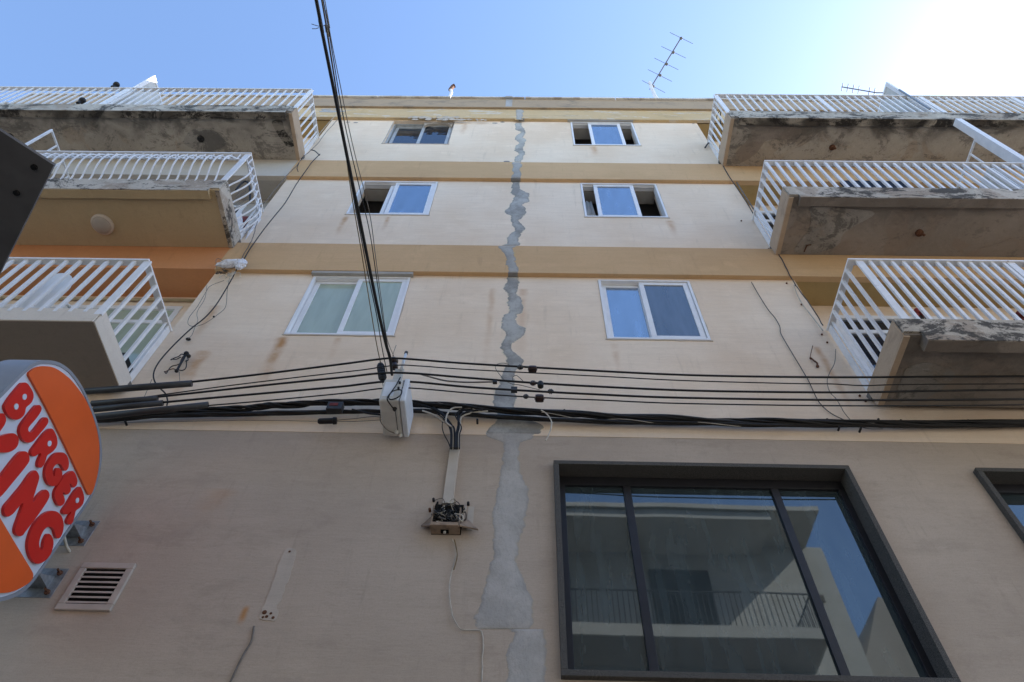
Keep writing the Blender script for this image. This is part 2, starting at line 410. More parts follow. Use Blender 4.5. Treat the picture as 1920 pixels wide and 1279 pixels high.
# strip under the first balconies, beside the central part
mb.box(BXL, XL, 0, TH, 6.62, 7.26); mb.box(XR, BXR, 0, TH, 6.62, 7.26)
cream = mb.build('facade_wall', m_cream, B)
# lower taupe wall: two display windows, a lower proud zone, shop level below
SW1 = (.315, 2.845, 4.27, 6.20); SW2 = (4.04, 6.6, 4.27, 6.20)
mb = MB(); wall_rows(mb, BXL, BXR, 4.56, 6.618, .004, .004+TH, [(SW1[0], SW1[1], 4.56, SW1[3]), (SW2[0], SW2[1], 4.56, SW2[3])])
low = mb.build('lower_wall', m_taupe, B)
mb = MB(); wall_rows(mb, BXL, BXR, 3.2, 4.56, -.004, TH, [(SW1[0], SW1[1], 4.27, 4.56), (SW2[0], SW2[1], 4.27, 4.56)])
mb.build('shop_fascia', m_taupe, B)
mb = MB(); mb.box(BXL, BXR, .05, .3, 0, .5)
for x in range(-11, 13, 3): mb.box(x-.25, x+.25, -.01, .3, .5, 3.2)
mb.build('shop_pier', m_taupe, B)
MB().box(BXL+.1, BXR-.1, .14, .17, .5, 3.2).build('shop_glazing', m_pane_shop, B)
# bands
cut = at(400, 480).x
mb = MB()
for z0, z1 in FL: mb.box(XL+.0, XR, -.063, -.002, z0, z1)
mb.box(XR, BXR, -.063, .02, FL[0][0], 10.5); mb.box(XR, BXR, -.063, .02, FL[1][0], 13.85)
mb.build('floor_band', m_band, B)
MB().box(BXL, XL, -.063, .02, FL[0][0], 10.5).build('floor_band', m_orange, B)['label'] = 'orange painted band over the lowest left balcony'
MB().box(BXL, XL, -.063, .02, FL[1][0], 13.85).build('floor_band', m_white_band, B)['label'] = 'off white band over the middle left balcony'
MB().box(BXL, BXR, -.063, -.002, RB0, RB1).build('roof_band', m_roofband, B)
MB().box(BXL, BXR, -.11, -.002, RB1, RB1+.07).build('cornice', m_parapet, B, .006)
MB().box(BXL, BXR, -.03, .16, RB1+.07, PT-.07).build('parapet', m_parapet, B)
# coping in lengths, slightly out of line
mb = MB(); x = BXL; k = 0
while x < BXR:
    L = random.uniform(1.6, 2.6); e = min(BXR, x+L-.012); dz = random.uniform(-.012, .012)
    mb.box(x, e, -.075, .2, PT-.07+.002, PT+dz); x += L; k += 1
mb.build('coping', m_coping, B, .008)
# loggia recess: soffit, back wall, floor
LY = .38
for side, (xa, xb) in enumerate(((BXL, XL), (XR, BXR))):
    for fi, zc in enumerate((FL[0][0], FL[1][0], RB0)):
        sm = [[m_orange, m_grey_soffit, m_olive], [m_olive, m_olive, m_olive]][side][fi]
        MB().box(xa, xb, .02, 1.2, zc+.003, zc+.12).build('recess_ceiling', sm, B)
        if side == 0:
            MB().box(xa, xb, -.002, .02, zc+.003, zc+.02)
    for fi, (z0, z1) in enumerate(((7.2, 9.685), (10.2, 12.955), (13.6, 16.255))):
        wm = m_cream
        # back wall with a door opening
        dx = {(0,0): (-7.4,-4.50), (0,1): (-6.6,-4.75), (0,2): (-6.4,-4.9), (1,0): (3.93,5.6), (1,1): (3.83,5.5), (1,2): (4.2,6.0)}[(side, fi)]
        zt = z1-.24
        mb = MB(); fl = z0+.3
        mb.box(xa, dx[0], LY, LY+.2, z0, z1); mb.box(dx[1], xb, LY, LY+.2, z0, z1); mb.box(dx[0], dx[1], LY, LY+.2, zt, z1); mb.box(dx[0], dx[1], LY, LY+.2, z0, fl)
        mb.build('recess_wall', m_cream if (side, fi) != (0, 1) else m_grey_soffit, B)
        d = MB(); fw = .075; ya, yb = LY-.01, LY+.06
        d.box(dx[0], dx[1], ya, yb, zt-fw, zt); d.box(dx[0], dx[0]+fw, ya, yb, fl, zt-fw); d.box(dx[1]-fw, dx[1], ya, yb, fl, zt-fw)
        mx = (dx[0]+dx[1])/2; d.box(mx-.05, mx+.05, ya+.004, yb-.004, fl, zt-fw)
        d.box(dx[0]+fw, mx-.05, ya+.01, yb-.01, zt-fw-.32, zt-fw-.25); d.box(mx+.05, dx[1]-fw, ya+.01, yb-.01, zt-fw-.32, zt-fw-.25)
        door = d.build('balcony_door', m_white, B, .003)
        MB().box(dx[0]+fw, dx[1]-fw, LY+.02, LY+.026, fl, zt-fw).build('pane', m_pane_old if (side, fi) != (0, 0) else m_pane_clear, door)
# inner structure: storeys, cross walls, rear
mb = MB()
for z in (3.2, 6.75, 10.05, 13.35): mb.box(BXL, BXR, .262 if z < 7 else .6, 8, z, z+.2)
mb.box(BXL, BXR, .165, 8, 17.0, 17.15)
mb.box(BXL, BXR, 7.8, 8, 0, 17.1); mb.box(BXL, BXL+.2, .6, 7.8, 0, 17.1); mb.box(BXR-.2, BXR, .6, 7.8, 0, 17.1)
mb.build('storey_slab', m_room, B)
# rooms behind the six facade windows
mb = MB()
for kx, (x0, x1, z0, z1) in WIN.items():
    c0, c1, f0, f1 = x0-.5, x1+.5, z0-.9, z1+.12
    mb.box(c0-.05, c0, TH, 3.2, f0, f1); mb.box(c1, c1+.05, TH, 3.2, f0, f1)
    mb.box(c0, c1, TH, 3.2, f1, f1+.04); mb.box(c0, c1, TH, 3.2, f0-.04, f0); mb.box(c0, c1, 3.2, 3.25, f0, f1)
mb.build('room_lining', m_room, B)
for kx, (x0, x1, z0, z1) in WIN.items(): MB().box(x0, x1, .13, .34, z1-.03, z1-.002).build('window_lintel', m_head, B)

# windows -------------------------------------------------------------
def ring(mb, x0, x1, z0, z1, wd, y0, y1, bot=None, top=None):
    bot = bot or wd; top = top or wd
    mb.box(x0, x1, y0, y1, z1-top, z1); mb.box(x0, x1, y0, y1, z0, z0+bot)
    mb.box(x0, x0+wd, y0, y1, z0+bot, z1-top); mb.box(x1-wd, x1, y0, y1, z0+bot, z1-top)
def window(key, sashes, m=m_white, yoff=0.0, label=None):
    x0, x1, z0, z1 = WIN[key]
    f = MB(); ring(f, x0, x1, z0, z1, .03, -.012+yoff, .115+yoff)
    f.box(x0+.03, x1-.03, .036+yoff, .044+yoff, z1-.045, z1-.03)      # track rib
    f.box(x0+.03, x1-.03, .036+yoff, .044+yoff, z0+.03, z0+.042)
    wd = f.build('window', m, B, .002)
    if label: wd['label'] = label
    for (a, b, tr, pm) in sashes:
        y = (.004 if tr == 0 else .048) + yoff
        s = MB(); ring(s, a, b, z0+.034, z1-.034, .062, y, y+.03)
        sh = s.build('sash', m, wd, .003)
        MB().box(a+.06, b-.06, y+.012, y+.018, z0+.09, z1-.09).build('pane', pm, wd)
    return wd
window('3L', [(-2.72, -2.10, 1, m_pane_clear), (-2.165, -1.527, 0, m_pane_clear)])
window('3R', [(.962, 1.50, 1, m_pane_sky), (1.445, 2.065, 0, m_pane_dark)])
window('2L', [(-2.285, -1.60, 1, m_pane_sky), (-2.195, -1.535, 0, m_pane_sky)])
window('2R', [(1.098, 1.76, 0, m_pane_sky)])
window('1R', [(1.225, 1.875, 0, m_pane_sky)])
window('1L', [(-2.73, -2.12, 1, m_pane_old), (-2.17, -1.56, 0, m_pane_old)], m_oldalu, .07, 'dull aluminium window set back under broken plaster')
def curtain(x0, x1, z0, z1, y, m, amp=.02, n=60, lean=0.0):
    v = []; f = []; b = MB()
    for i in range(n+1):
        t = i/n; x = x0+(x1-x0)*t; yy = y + amp*math.sin(t*math.pi*2*n/9) + amp*.5*math.sin(t*37)
        b.v += [(x, yy, z0), (x+lean, yy, z1)]
    for i in range(n): b.f.append([2*i, 2*i+2, 2*i+3, 2*i+1])
    o = b.build('curtain', m, B, smooth=True)
    s = o.modifiers.new('thick', 'SOLIDIFY'); s.thickness = .004
    return o
curtain(-2.74, -2.25, 8.25, 9.52, .17, m_curtain); curtain(-2.22, -1.74, 8.25, 9.55, .22, m_curtain2)
curtain(-1.8, -1.5, 8.25, 9.45, .19, m_curtain, .015, 30)
curtain(-7.3, -4.6, 7.5, 9.3, LY+.12, m_curtain2, .02, 90)
curtain(.92, 1.12, 11.6, 12.62, .2, m_curtain2, .012, 24, -.06)
curtain(1.52, 1.60, 8.3, 9.55, .14, m_curtain2, .006, 14)
# mortar packed round the heads of the windows
for key, (a, b) in {'3L': (-.03, .03), '1R': (-.06, .02)}.items():
    x0, x1, z0, z1 = WIN[key]; MB().box(x0+a, x1+b, -.056, -.001, z1+.002, max(FL[0][0]+.004 if key[0] == '3' else 0, z1+.028)).build('window_mortar', m_head, B, .004)
# stucco edging beside windows (uneven fillets)
for key, (x0, x1, z0, z1) in WIN.items():
    mb = MB()
    for s, x in ((-1, x0), (1, x1)):
        pts = []
        for i in range(13):
            z = z0-.02 + (z1-z0)*i/12
            pts.append(Vector((x + s*(.004+.022*abs(mnoise.noise(Vector((x*9, z*3.1, 2))))), -.003, z)))
        poly = pts + [Vector((x-s*.004, -.003, z1)), Vector((x-s*.004, -.003, z0-.02))]
        mb.prism(poly, (0, .01, 0))
    pts = [Vector((x0-.02+(x1-x0+.04)*i/16, -.008, z0-.012-.02*abs(mnoise.noise(Vector((i*.7, z0, 5)))))) for i in range(17)]
    mb.prism(pts + [Vector((x1+.02, -.008, z0-.001)), Vector((x0-.02, -.008, z0-.001))], (0, .02, 0))
    mb.build('window_mortar', m_patch, B)
# crumbled plaster arch hanging in the top left window
x0, x1, z0, z1 = WIN['1L']
arc = [Vector((-2.12+.56*t, .02, z1-.22+.17*math.sin(math.pi*t)**.6)) for t in [i/12 for i in range(13)]]
MB().prism(arc + [Vector((-1.53, .02, z1)), Vector((-2.15, .02, z1))], (0, .05, 0)).build('broken_render', m_patch, B)

# display windows -------------------------------------------------------------
def display(sw, mull, label):
    x0, x1, z0, z1 = sw
    f = MB(); ring(f, x0-.045, x1+.04, z0-.05, z1+.04, .045, -.055, .17)
    d = f.build('display_window', m_granite, B, .004); d['label'] = label
    a = MB(); ring(a, x0+.0015, x1-.006, z0+.0015, z1-.006, .055, .10, .16, .05, .1)
    fr = a.build('frame', m_darkalu, d, .002)
    g = MB(); g.box(x0+.055, x1-.06, .128, .134, z0+.05, z1-.10); g.build('pane', m_pane_shop, d)
    for mx in mull: MB().box(mx, mx+.066, .105, .155, z0+.0515, z1-.106).build('mullion', m_darkalu, d, .002)
    mb = MB(); mb.box(x0-.3, x0-.25, TH+.02, 4, z0-.4, z1+.2); mb.box(x1+.25, x1+.3, TH+.02, 4, z0-.4, z1+.2); mb.box(x0-.25, x1+.25, TH+.02, 4, z1+.2, z1+.25); mb.box(x0-.25, x1+.25, TH+.02, 4, z0-.45, z0-.4); mb.box(x0-.25, x1+.25, 4, 4.05, z0-.4, z1+.2)
    mb.build('shop_room', m_room, d)
display(SW1, (.887, 2.19), 'large dark display window in grey granite surround')
display(SW2, (4.62, 5.9), 'dark display window cut off by the right border')

# crack repair -------------------------------------------------------------
Z7 = lambda y, a, b: (160+y/3.995, 860+a/3.995, 860+b/3.995)
Z8 = lambda y, a, b: (450+y/3.2, 860+a/3.2, 860+b/3.2)
Z9 = lambda y, a, b: (620+y/2.908, 600+a/2.908, 600+b/2.908)
seg_roof = [Z7(*t) for t in ((164,430,482),(215,428,484),(258,430,482))]
seg_a = [Z7(*t) for t in ((280,425,480),(310,418,475),(330,428,492),(345,452,500),(357,466,502),(375,430,498),(392,422,492),(405,424,503),(420,440,505),(440,438,500),(460,415,492),(485,412,490),(505,435,497),(520,440,500),(545,418,488),(574,408,470))]
seg_b1 = [Z7(*t) for t in ((577,404,470),(590,402,470),(610,402,470),(640,398,468),(694,392,462))]
seg_c = [Z7(*t) for t in ((722,392,458),(745,396,462),(770,395,470),(800,388,500),(808,390,528),(825,420,540),(850,410,532),(872,400,528),(885,388,490),(900,378,480),(915,374,502),(940,350,506),(960,358,500),(980,385,490),(1010,382,465),(1040,400,470),(1070,410,490),(1100,400,490),(1120,382,470),(1150,368,450),(1185,352,455),(1202,305,450))]
seg_b2 = [Z8(*t) for t in ((36,230,352),(52,236,315),(70,262,325),(100,280,335),(140,295,350),(196,298,357))]
seg_d = [Z8(*t) for t in ((222,300,360),(240,300,360),(260,282,355),(290,272,355),(320,290,355),(350,292,370),(380,292,382),(410,300,388),(435,296,388),(450,270,350),(480,250,345),(510,248,375),(528,256,410),(550,275,400),(570,287,385),(590,275,370),(620,260,330),(650,254,325),(680,262,345),(700,282,372),(730,285,384),(760,282,370),(780,272,345),(820,255,335),(860,232,335),(900,212,335),(940,203,345),(980,208,345),(1010,222,345),(1050,232,372),(1080,236,430),(1100,215,478),(1120,190,495),(1148,170,494),(1164,168,480))]
seg_e = [Z9(*t) for t in ((540,915,1190),(552,905,1195),(575,912,1180),(595,950,1160),(612,985,1110),(640,1000,1095),(700,1000,1095),(760,990,1100),(820,975,1110),(880,965,1130),(940,948,1140),(1000,942,1140),(1060,950,1125),(1120,955,1105),(1180,955,1098),(1240,945,1090))] + [(1058,918,974),(1080,910,980),(1110,902,992),(1130,897,1000),(1160,893,1000),(1180,894,994)]
seg_f = [(1180,955,1016),(1188,962,1019),(1200,957,1022),(1230,950,1026),(1279,948,1024),(1330,940,1030)]
def ragged(seg, y, m, grow=0.0, th=.006, sub=5, amp=.010, z_lim=None):
    Lp = [at(a, r, 'y', y) for (r, a, b) in seg]; Rp = [at(b, r, 'y', y) for (r, a, b) in seg]
    Ls = smooth_path(Lp, sub); Rs = smooth_path(Rp, sub); n = len(Ls); mb = MB(); mb.w = []
    for i in range(n):
        for s, P in ((-1, Ls[i]), (1, Rs[i])):
            j = mnoise.noise(Vector((s*7.3, P.z*6, seg[0][0])))*amp*2 + mnoise.noise(Vector((s*3.3, P.z*23, seg[0][0])))*amp
            P.x += s*(grow + j*(1 if grow == 0 else 1.6))
    b = 0
    for i in range(n):      # top rim, front, as a low mound
        l, r_ = Ls[i], Rs[i]
        e_ = min(.4, .05/max(.05, (r_-l).length)); m1 = l.lerp(r_, e_); m2 = l.lerp(r_, .5); m3 = l.lerp(r_, 1-e_)
        for P, d in ((l, 0), (m1, th*.75), (m2, th), (m3, th*.75), (r_, 0)):
            mb.w.append((0, .8, 1, .8, 0)[len(mb.w) % 5])
            d *= min(1, .12+i*.3, .12+(n-1-i)*.3); mb.v.append((P.x, y-d-(.0006 if d else -.004), P.z))
    for i in range(n-1):
        for k in range(4): mb.f.append([i*5+k, i*5+k+1, (i+1)*5+k+1, (i+1)*5+k])
    for i in (0, n-1): mb.f.append([i*5+k for k in range(5)])
    return mb
for seg, y, sm_ in ((seg_roof, -.063, m_sm_band), (seg_a, 0, m_sm_cream), (seg_b1, -.063, m_sm_band), (seg_c, 0, m_sm_cream), (seg_b2, -.063, m_sm_band), (seg_d, 0, m_sm_cream), (seg_e, .004, m_sm_taupe), (seg_f, -.004, m_sm_taupe)):
    rg = ragged(seg, y, None, .018, .007, 6, .012); o = rg.build('crack_repair', sm_, B, smooth=True)
    at_ = o.data.attributes.new('body', 'FLOAT', 'POINT')
    for i, v_ in enumerate(rg.w): at_.data[i].value = v_
MB().box(at(949,190).x, at(961,190).x, -.036, -.029, RB1+.07, PT-.07).build('crack_repair', m_mortar, B)
MB().box(at(948,183).x, at(961,183).x, -.082, -.03, PT-.09, PT+.02).build('crack_repair', m_mortar, B)
# mortar under the bands where the crack passes
for z, a, b in ((FL[1][0], 958, 976), (FL[0][0], 953, 971), (RB0, 967, 980)):
    MB().box(at(a, 339 if z > 12 else 514).x, at(b, 339 if z > 12 else 514).x, -.064, -.001, z-.004, z+.02).build('crack_repair', m_mortar_dark, B)
# pale filler patch on the lower wall left of the junction box
pp = [p_ + Vector((mnoise.noise(p_*17)*.016, 0, mnoise.noise(p_*13)*.012)) for p_ in smooth_loop([at(*p, 'y', .0) for p in ((534,1032),(544,1029),(556,1033),(548,1062),(540,1090),(526,1124),(520,1141),(518,1162),(504,1163),(488,1160),(491,1142),(497,1130),(512,1092),(522,1062))], 4)]
MB().prism(pp, (0, .01, 0)).build('filler_patch', m_patch, B)
mb = MB()
for p, r in (((543,1034),.010),((496,1148),.018),((512,1158),.012),((500,1156),.012),((508,1150),.01),((493,1157),.01)):
    c = at(*p, 'y', -.002); mb.ball(c, r, 8, 5, (1, .3, 1))
mb.build('rust_spot', m_rusty, B)
# spalls and small holes in the plaster
mb = MB()
for (px, py, r) in ((942,229,.05),(928,231,.06),(950,303,.06),(1300,232,.03),(652,229,.05),(667,230,.05)):
    c = at(px, py, 'y', -.001); mb.ball(c, r, 9, 5, (1, .08, .6))
mb.build('plaster_spall', m_mortar_dark, B)
mb = MB()
for i in range(60):
    px = random.uniform(765, 870); c = at(px, 222+random.uniform(-4, 3), 'y', -.066)
    mb.ball((c.x, -.064, min(c.z, RB0+.30)), random.uniform(.02, .06), 7, 5, (1.3, .12, .7))
for i in range(26):
    px = random.uniform(872, 912); c = at(px, 225+random.uniform(-2, 2), 'y', -.066)
    mb.ball((c.x, -.064, c.z), random.uniform(.01, .03), 7, 5, (1.3, .12, .7))
mb.build('broken_render', m_patch, B)
mb = MB()
for i in range(26):
    px = random.uniform(602, 640); c = at(px, 207+random.uniform(-3, 3), 'y', -.066)
    mb.ball((c.x, -.064, c.z), random.uniform(.02, .07), 7, 5, (1.6, .12, .5))
mb.build('broken_render', m_mortar, B)

# balconies -------------------------------------------------------------
def noisy_box(mb, x0, x1, y0, y1, z0, z1, nx, amp, seed):
    """a long beam whose lower front arris wavers like old concrete"""
    b = len(mb.v)
    for i in range(nx+1):
        x = x0+(x1-x0)*i/nx
        d = mnoise.noise(Vector((x*2.3, seed, 0)))*amp + mnoise.noise(Vector((x*9, seed, 3)))*amp*.5
        e = mnoise.noise(Vector((x*3.1, seed, 7)))*amp
        mb.v += [(x, y0+e*.4, z1+e*.5), (x, y0+e*.4, z0+d), (x, y1, z0+d*.7), (x, y1, z1)]
    for i in range(nx):
        for k in range(4):
            k2 = (k+1) % 4; mb.f.append([b+i*4+k, b+i*4+k2, b+(i+1)*4+k2, b+(i+1)*4+k])
    mb.f += [[b, b+1, b+2, b+3], [b+nx*4+k for k in (3, 2, 1, 0)]]

def balcony(side, ztop, zsof, zlip, ztoprail, xin, xend, mats, spacing, xs0, posts, sides, belly=False, lip=True, lipin=0.0, top_h=.045, rw=.075, bw=.026, label=''):
    """side -1: left of the facade (its free end faces +x), +1: right"""
    s = side; yf = -.91
    lo, hi = (xend, xin) if s < 0 else (xin, xend)
    me, ml, ms, mside = mats
    sl_ = MB(); sl_.box(lo, hi, -.90, -.064, zsof+.0, ztop-.012)
    slab = sl_.build('balcony_slab', ms, B, .004); slab['label'] = label+' slab'
    MB().box(lo+.3 if s<0 else lo, hi if s < 0 else hi-.3, -.064, LY, ztop-.1, ztop-.014).build('floor', m_room, slab)
    # front beam and lip
    fb = MB(); xi = xin - s*(-lipin) if False else xin
    if lip:
        a, b = (lo, hi-lipin) if s < 0 else (lo+lipin, hi)
        noisy_box(fb, lo, hi, -.918, -.899, zsof+.03, ztop, 90, .012, ztop)
        fb.build('slab_edge', me, slab)
        f2 = MB(); noisy_box(f2, a, b, -.914, -.795, zlip, zsof+.04, 90, .014, ztop+5)
        f2.build('drip_beam', ml, slab)
        f3 = MB(); noisy_box(f3, a, b, -.923, -.914, zlip+.008, zsof+.03, 90, .010, ztop+9); f3.build('slab_edge', me, slab)
    else:
        fb.box(lo, hi, -.915, -.90, zsof-.001, ztop); fb.build('slab_edge', me, slab, .004)
    sb = MB(); xe = xin - s*.012
    sb.box(min(xin-s*.0, xe), max(xin, xe), -.899, -.066, zsof+.004, ztop-.004)
    if lip: sb.box(min(xe, xin+s*.05), max(xe, xin+s*.05), -.893, -.066, zsof-.018, zsof+.003)
    sb.build('slab_side', mside, slab, .003)
    # railing
    root = MB(); zt = ztoprail
    xo = xin + s*.005
    root.box(lo if s < 0 else xo, xo if s < 0 else hi, yf-.02, yf+rw-.02, zt-.028, zt)          # front handrail
    root.box(min(xo, xo+s*rw), max(xo, xo+s*rw), yf+rw-.02, -.001, zt-.028, zt-.0)           # side handrail
    rail = root.build('balcony_railing', m_rail, B, .003); rail['label'] = label+' railing'
    cr = MB(); cr.tube([(lo, yf-.021, zt+.001), (hi if s > 0 else xo, yf-.021, zt+.001)], .004, 5); 
    yb = yf+.008
    def bar(x, y, wdx, wdy, outx=0, outy=0):
        m = MB(); zb = ztop-.06
        if not belly:
            m.box(x-wdx/2, x+wdx/2, y-wdy/2, y+wdy/2, zb, zt-.028)
        else:
            pts = []
            zz = zt-.22
            prof = [(0, zz+.02), (.055, zz-.07), (.115, zz-.17), (.145, zz-.29), (.145, zz-.42), (.12, zz-.55), (.075, zz-.67), (.03, zz-.77), (.0, zb)]
            m.tube([(x, y, zt-.03), (x, y, zz)], .0125, 6)
            m.tube(smooth_path([(x+outx*o, y+outy*o, z) for o, z in prof], 4), .0125, 6)
        return m
    def add(x, y, wx, wy, outx=0, outy=0, nm='baluster'):
        bar(x, y, wx, wy, outx, outy).build(nm, m_rail, rail)
    x = xs0; cnt = 0
    while (x > xend if s < 0 else x < xend) and cnt < 75:
        if not any(abs(x-p) < .07 for p in posts):
            add(x, yb, bw, bw*.8, 0, -1)
        x += s*spacing; cnt += 1
    for p in posts:
        mbp = MB(); mbp.box(p-.04, p+.04, yf-.006, yf+.016, ztop-.10, zt-.028); mbp.build('post', m_rail, rail, .002)
    if belly:
        m = MB(); m.box(lo, xo-.0, yf+.0, yf+.02, zt-.225, zt-.205); m.box(xo-.02, xo, yf+.02, -.02, zt-.225, zt-.205); m.build('mid_rail', m_rail, rail)
    for y in sides:
        add(xin+s*.017, y, bw*.8, bw, -s, 0)
    # corner and wall plates
    m = MB(); m.box(min(xo+s*.012, xo+s*.03), max(xo+s*.012, xo+s*.03), -.09, -.01, ztop-.06, zt-.028); m.build('post', m_rail, rail, .002)
    m = MB(); m.box(min(xo+s*.02, xo+s*.045), max(xo+s*.02, xo+s*.045), -.135, -.118, ztop-.06, zt-.028); m.build('post', m_rail, rail, .002)
    return slab, rail

# left side, top to bottom
sy = (-.80, -.665, -.53, -.395, -.26)
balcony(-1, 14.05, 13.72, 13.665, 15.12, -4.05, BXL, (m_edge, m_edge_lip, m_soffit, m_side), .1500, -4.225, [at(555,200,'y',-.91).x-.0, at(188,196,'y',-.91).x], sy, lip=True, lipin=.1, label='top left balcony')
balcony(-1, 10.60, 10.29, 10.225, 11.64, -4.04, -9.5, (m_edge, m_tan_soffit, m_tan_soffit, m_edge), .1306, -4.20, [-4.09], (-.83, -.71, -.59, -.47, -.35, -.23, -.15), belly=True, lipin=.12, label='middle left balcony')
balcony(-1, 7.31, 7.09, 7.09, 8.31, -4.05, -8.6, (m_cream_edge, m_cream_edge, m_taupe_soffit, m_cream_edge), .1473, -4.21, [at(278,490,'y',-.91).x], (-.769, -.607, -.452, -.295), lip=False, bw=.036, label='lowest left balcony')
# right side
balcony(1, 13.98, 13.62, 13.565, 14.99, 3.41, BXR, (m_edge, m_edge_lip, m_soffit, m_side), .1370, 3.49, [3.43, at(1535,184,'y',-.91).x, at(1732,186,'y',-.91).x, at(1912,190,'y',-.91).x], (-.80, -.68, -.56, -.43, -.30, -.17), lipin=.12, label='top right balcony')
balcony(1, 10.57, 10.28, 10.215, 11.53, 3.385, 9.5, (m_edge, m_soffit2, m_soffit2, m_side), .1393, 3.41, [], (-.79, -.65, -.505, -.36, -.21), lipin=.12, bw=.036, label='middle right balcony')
balcony(1, 7.32, 7.07, 6.955, 8.52, 3.47, 8.6, (m_edge, m_soffit2, m_soffit2, m_side), .1185, 3.71, [3.592, at(1897,495,'y',-.91).x], (-.80, -.66, -.53, -.40, -.27), lipin=.16, bw=.034, label='lowest right balcony')

# privacy screens between neighbouring balconies (solid panels and barred ones)
def solid_screen(x, z0, z1, y0, y1, label):
    f = MB(); f.box(x-.02, x+.02, y0, y0+.07, z0, z1); f.box(x-.02, x+.02, y1-.04, y1, z0, z1-.02); f.box(x-.02, x+.02, y0+.07, y1, z1-.05, z1)
    o = f.build('privacy_screen', m_rail, B, .002); o['label'] = label
    MB().box(x-.008, x+.008, y0+.07, y1-.04, z0, z1-.05).build('infill_panel', m_utility, o)
    return o
solid_screen(6.95, 13.98, 15.95, -.92, .36, 'tall solid screen dividing the top right balcony')
solid_screen(-7.45, 14.05, 16.05, -.92, .36, 'tall solid screen dividing the top left balcony')
f = MB(); f.box(7.05, 7.15, -.96, -.84, 10.58, 13.50); o = f.build('privacy_screen', m_rail, B, .004); o['label'] = 'full height white post dividing the middle right balcony'
f = MB(); f.box(7.06, 7.09, -.84, .36, 12.80, 12.83); f.box(7.06, 7.09, -.84, -.81, 10.58, 12.80)
for k in range(1, 5): f.box(7.065, 7.085, -.84+k*.24-.012, -.84+k*.24+.012, 10.58, 12.80)
f.build('screen_bars', m_rail, o)
MB().box(7.35, 7.37, -.5, .36, 10.58, 12.7).build('infill_panel', m_utility, o)
f = MB(); f.box(-7.585, -7.555, -.93, .36, 12.60, 12.625); f.box(-7.59, -7.55, -.93, -.90, 10.6, 12.60)
for k in range(1, 5): f.box(-7.58, -7.56, -.93+k*.26-.012, -.93+k*.26+.012, 10.6, 12.60)
o = f.build('privacy_screen', m_rail, B, .002); o['label'] = 'barred white screen dividing the middle left balcony'
# pipe along the recess wall over the lowest left balcony
MB().tube([(-11.2, .35, 9.56), (-4.12, .35, 9.56)], .022, 8).build('wall_pipe', m_pipe, B, smooth=True)
# service pipe down the right return
o = MB(); o.tube([(XR+.03, -.03, 13.85), (XR+.03, -.03, 10.6)], .012, 6); o.build('wall_pipe', m_greywire, B)

# broken lamp fittings on the concrete soffits
def rose(px, py, z, m, label, r=.05):
    p = at(px, py, 'z', z)
    mb = MB(); mb.tube([(p.x, p.y, z), (p.x, p.y, z-.03), (p.x, p.y, z-.045)], [r, r, r*.6], 12)
    o = mb.build('ceiling_rose', m, None, smooth=False)
    tag(o, label, 'lamp fitting')
    k = MB(); k.tube([(p.x, p.y, z-.045), (p.x+.02, p.y-.01, z-.09)], .012, 6); k.ball((p.x+.02, p.y-.01, z-.095), .02, 8, 6); k.build('bulb_holder', m, o)
rose(377, 260, 13.72, m_black, 'black lamp fitting inside the ringed patch under the top left balcony', .06)
rose(20, 256, 13.72, m_black, 'black lamp fitting at the left border under the top left balcony', .06)
rose(1560, 276, 13.62, m_rusty, 'rusty lamp fitting under the top right balcony')
rose(1723, 436, 10.28, m_rusty, 'rusty lamp fitting under the middle right balcony')
# round patch around the top-left fitting
p = at(383, 262, 'z', 13.717); mb = MB()
ringp = [Vector((p.x+.36*math.cos(a)*(1+.12*math.sin(3*a)), p.y+.20*math.sin(a), 13.719)) for a in [i*math.pi/14 for i in range(28)]]
mb.prism(ringp, (0, 0, -.006)); mb.build('soffit_patch', m_damp, B)
def soffit_patch(pts, z, m):
    pp = smooth_loop([at(a, b, 'z', z) for a, b in pts], 4)
    MB().prism([Vector((q_.x, q_.y, z+.001)) for q_ in pp], (0, 0, -.007)).build('soffit_patch', m, B)
soffit_patch(((510,228),(528,226),(534,245),(548,262),(553,272),(540,275),(525,258),(517,245)), 13.72, m_edge_lip)
soffit_patch(((1404,232),(1440,236),(1500,240),(1490,260),(1440,262),(1420,285),(1400,300),(1378,308),(1372,298),(1385,280),(1402,262),(1408,246)), 13.62, m_soffit2)
soffit_patch(((1523,388),(1600,392),(1640,400),(1600,425),(1580,440),(1570,460),(1530,474),(1490,472),(1500,452),(1516,430),(1521,405)), 10.28, m_damp)
soffit_patch(((1700,690),(1740,680),(1790,700),(1760,732),(1722,752),(1690,754),(1681,734),(1692,708)), 7.07, m_damp)
# bent bar under the middle right balcony
mb = MB(); mb.tube([at(1508,472,'z',10.27), at(1513,460,'z',10.26), at(1521,459,'z',10.26)], .008, 6); tag(mb.build('iron_hook', m_rusty), 'short bent iron bar sticking out under the middle right balcony', 'hook')

# dome lamp under the middle left balcony
p = at(193, 420, 'z', 10.29)
L = empty('dome_lamp', (p.x, p.y, 10.29), 'round frosted dome lamp on the tan underside of the middle left balcony', 'lamp')
MB().tube([(p.x, p.y, 10.29), (p.x, p.y, 10.265), (p.x, p.y, 10.25)], [.15, .15, .135], 32).build('rim', m_lamprim, L, smooth=False)
mb = MB(); mb.ball((p.x, p.y, 10.255), .128, 28, 12, (1, 1, .42)); mb.build('diffuser', m_lampglass, L, smooth=True)

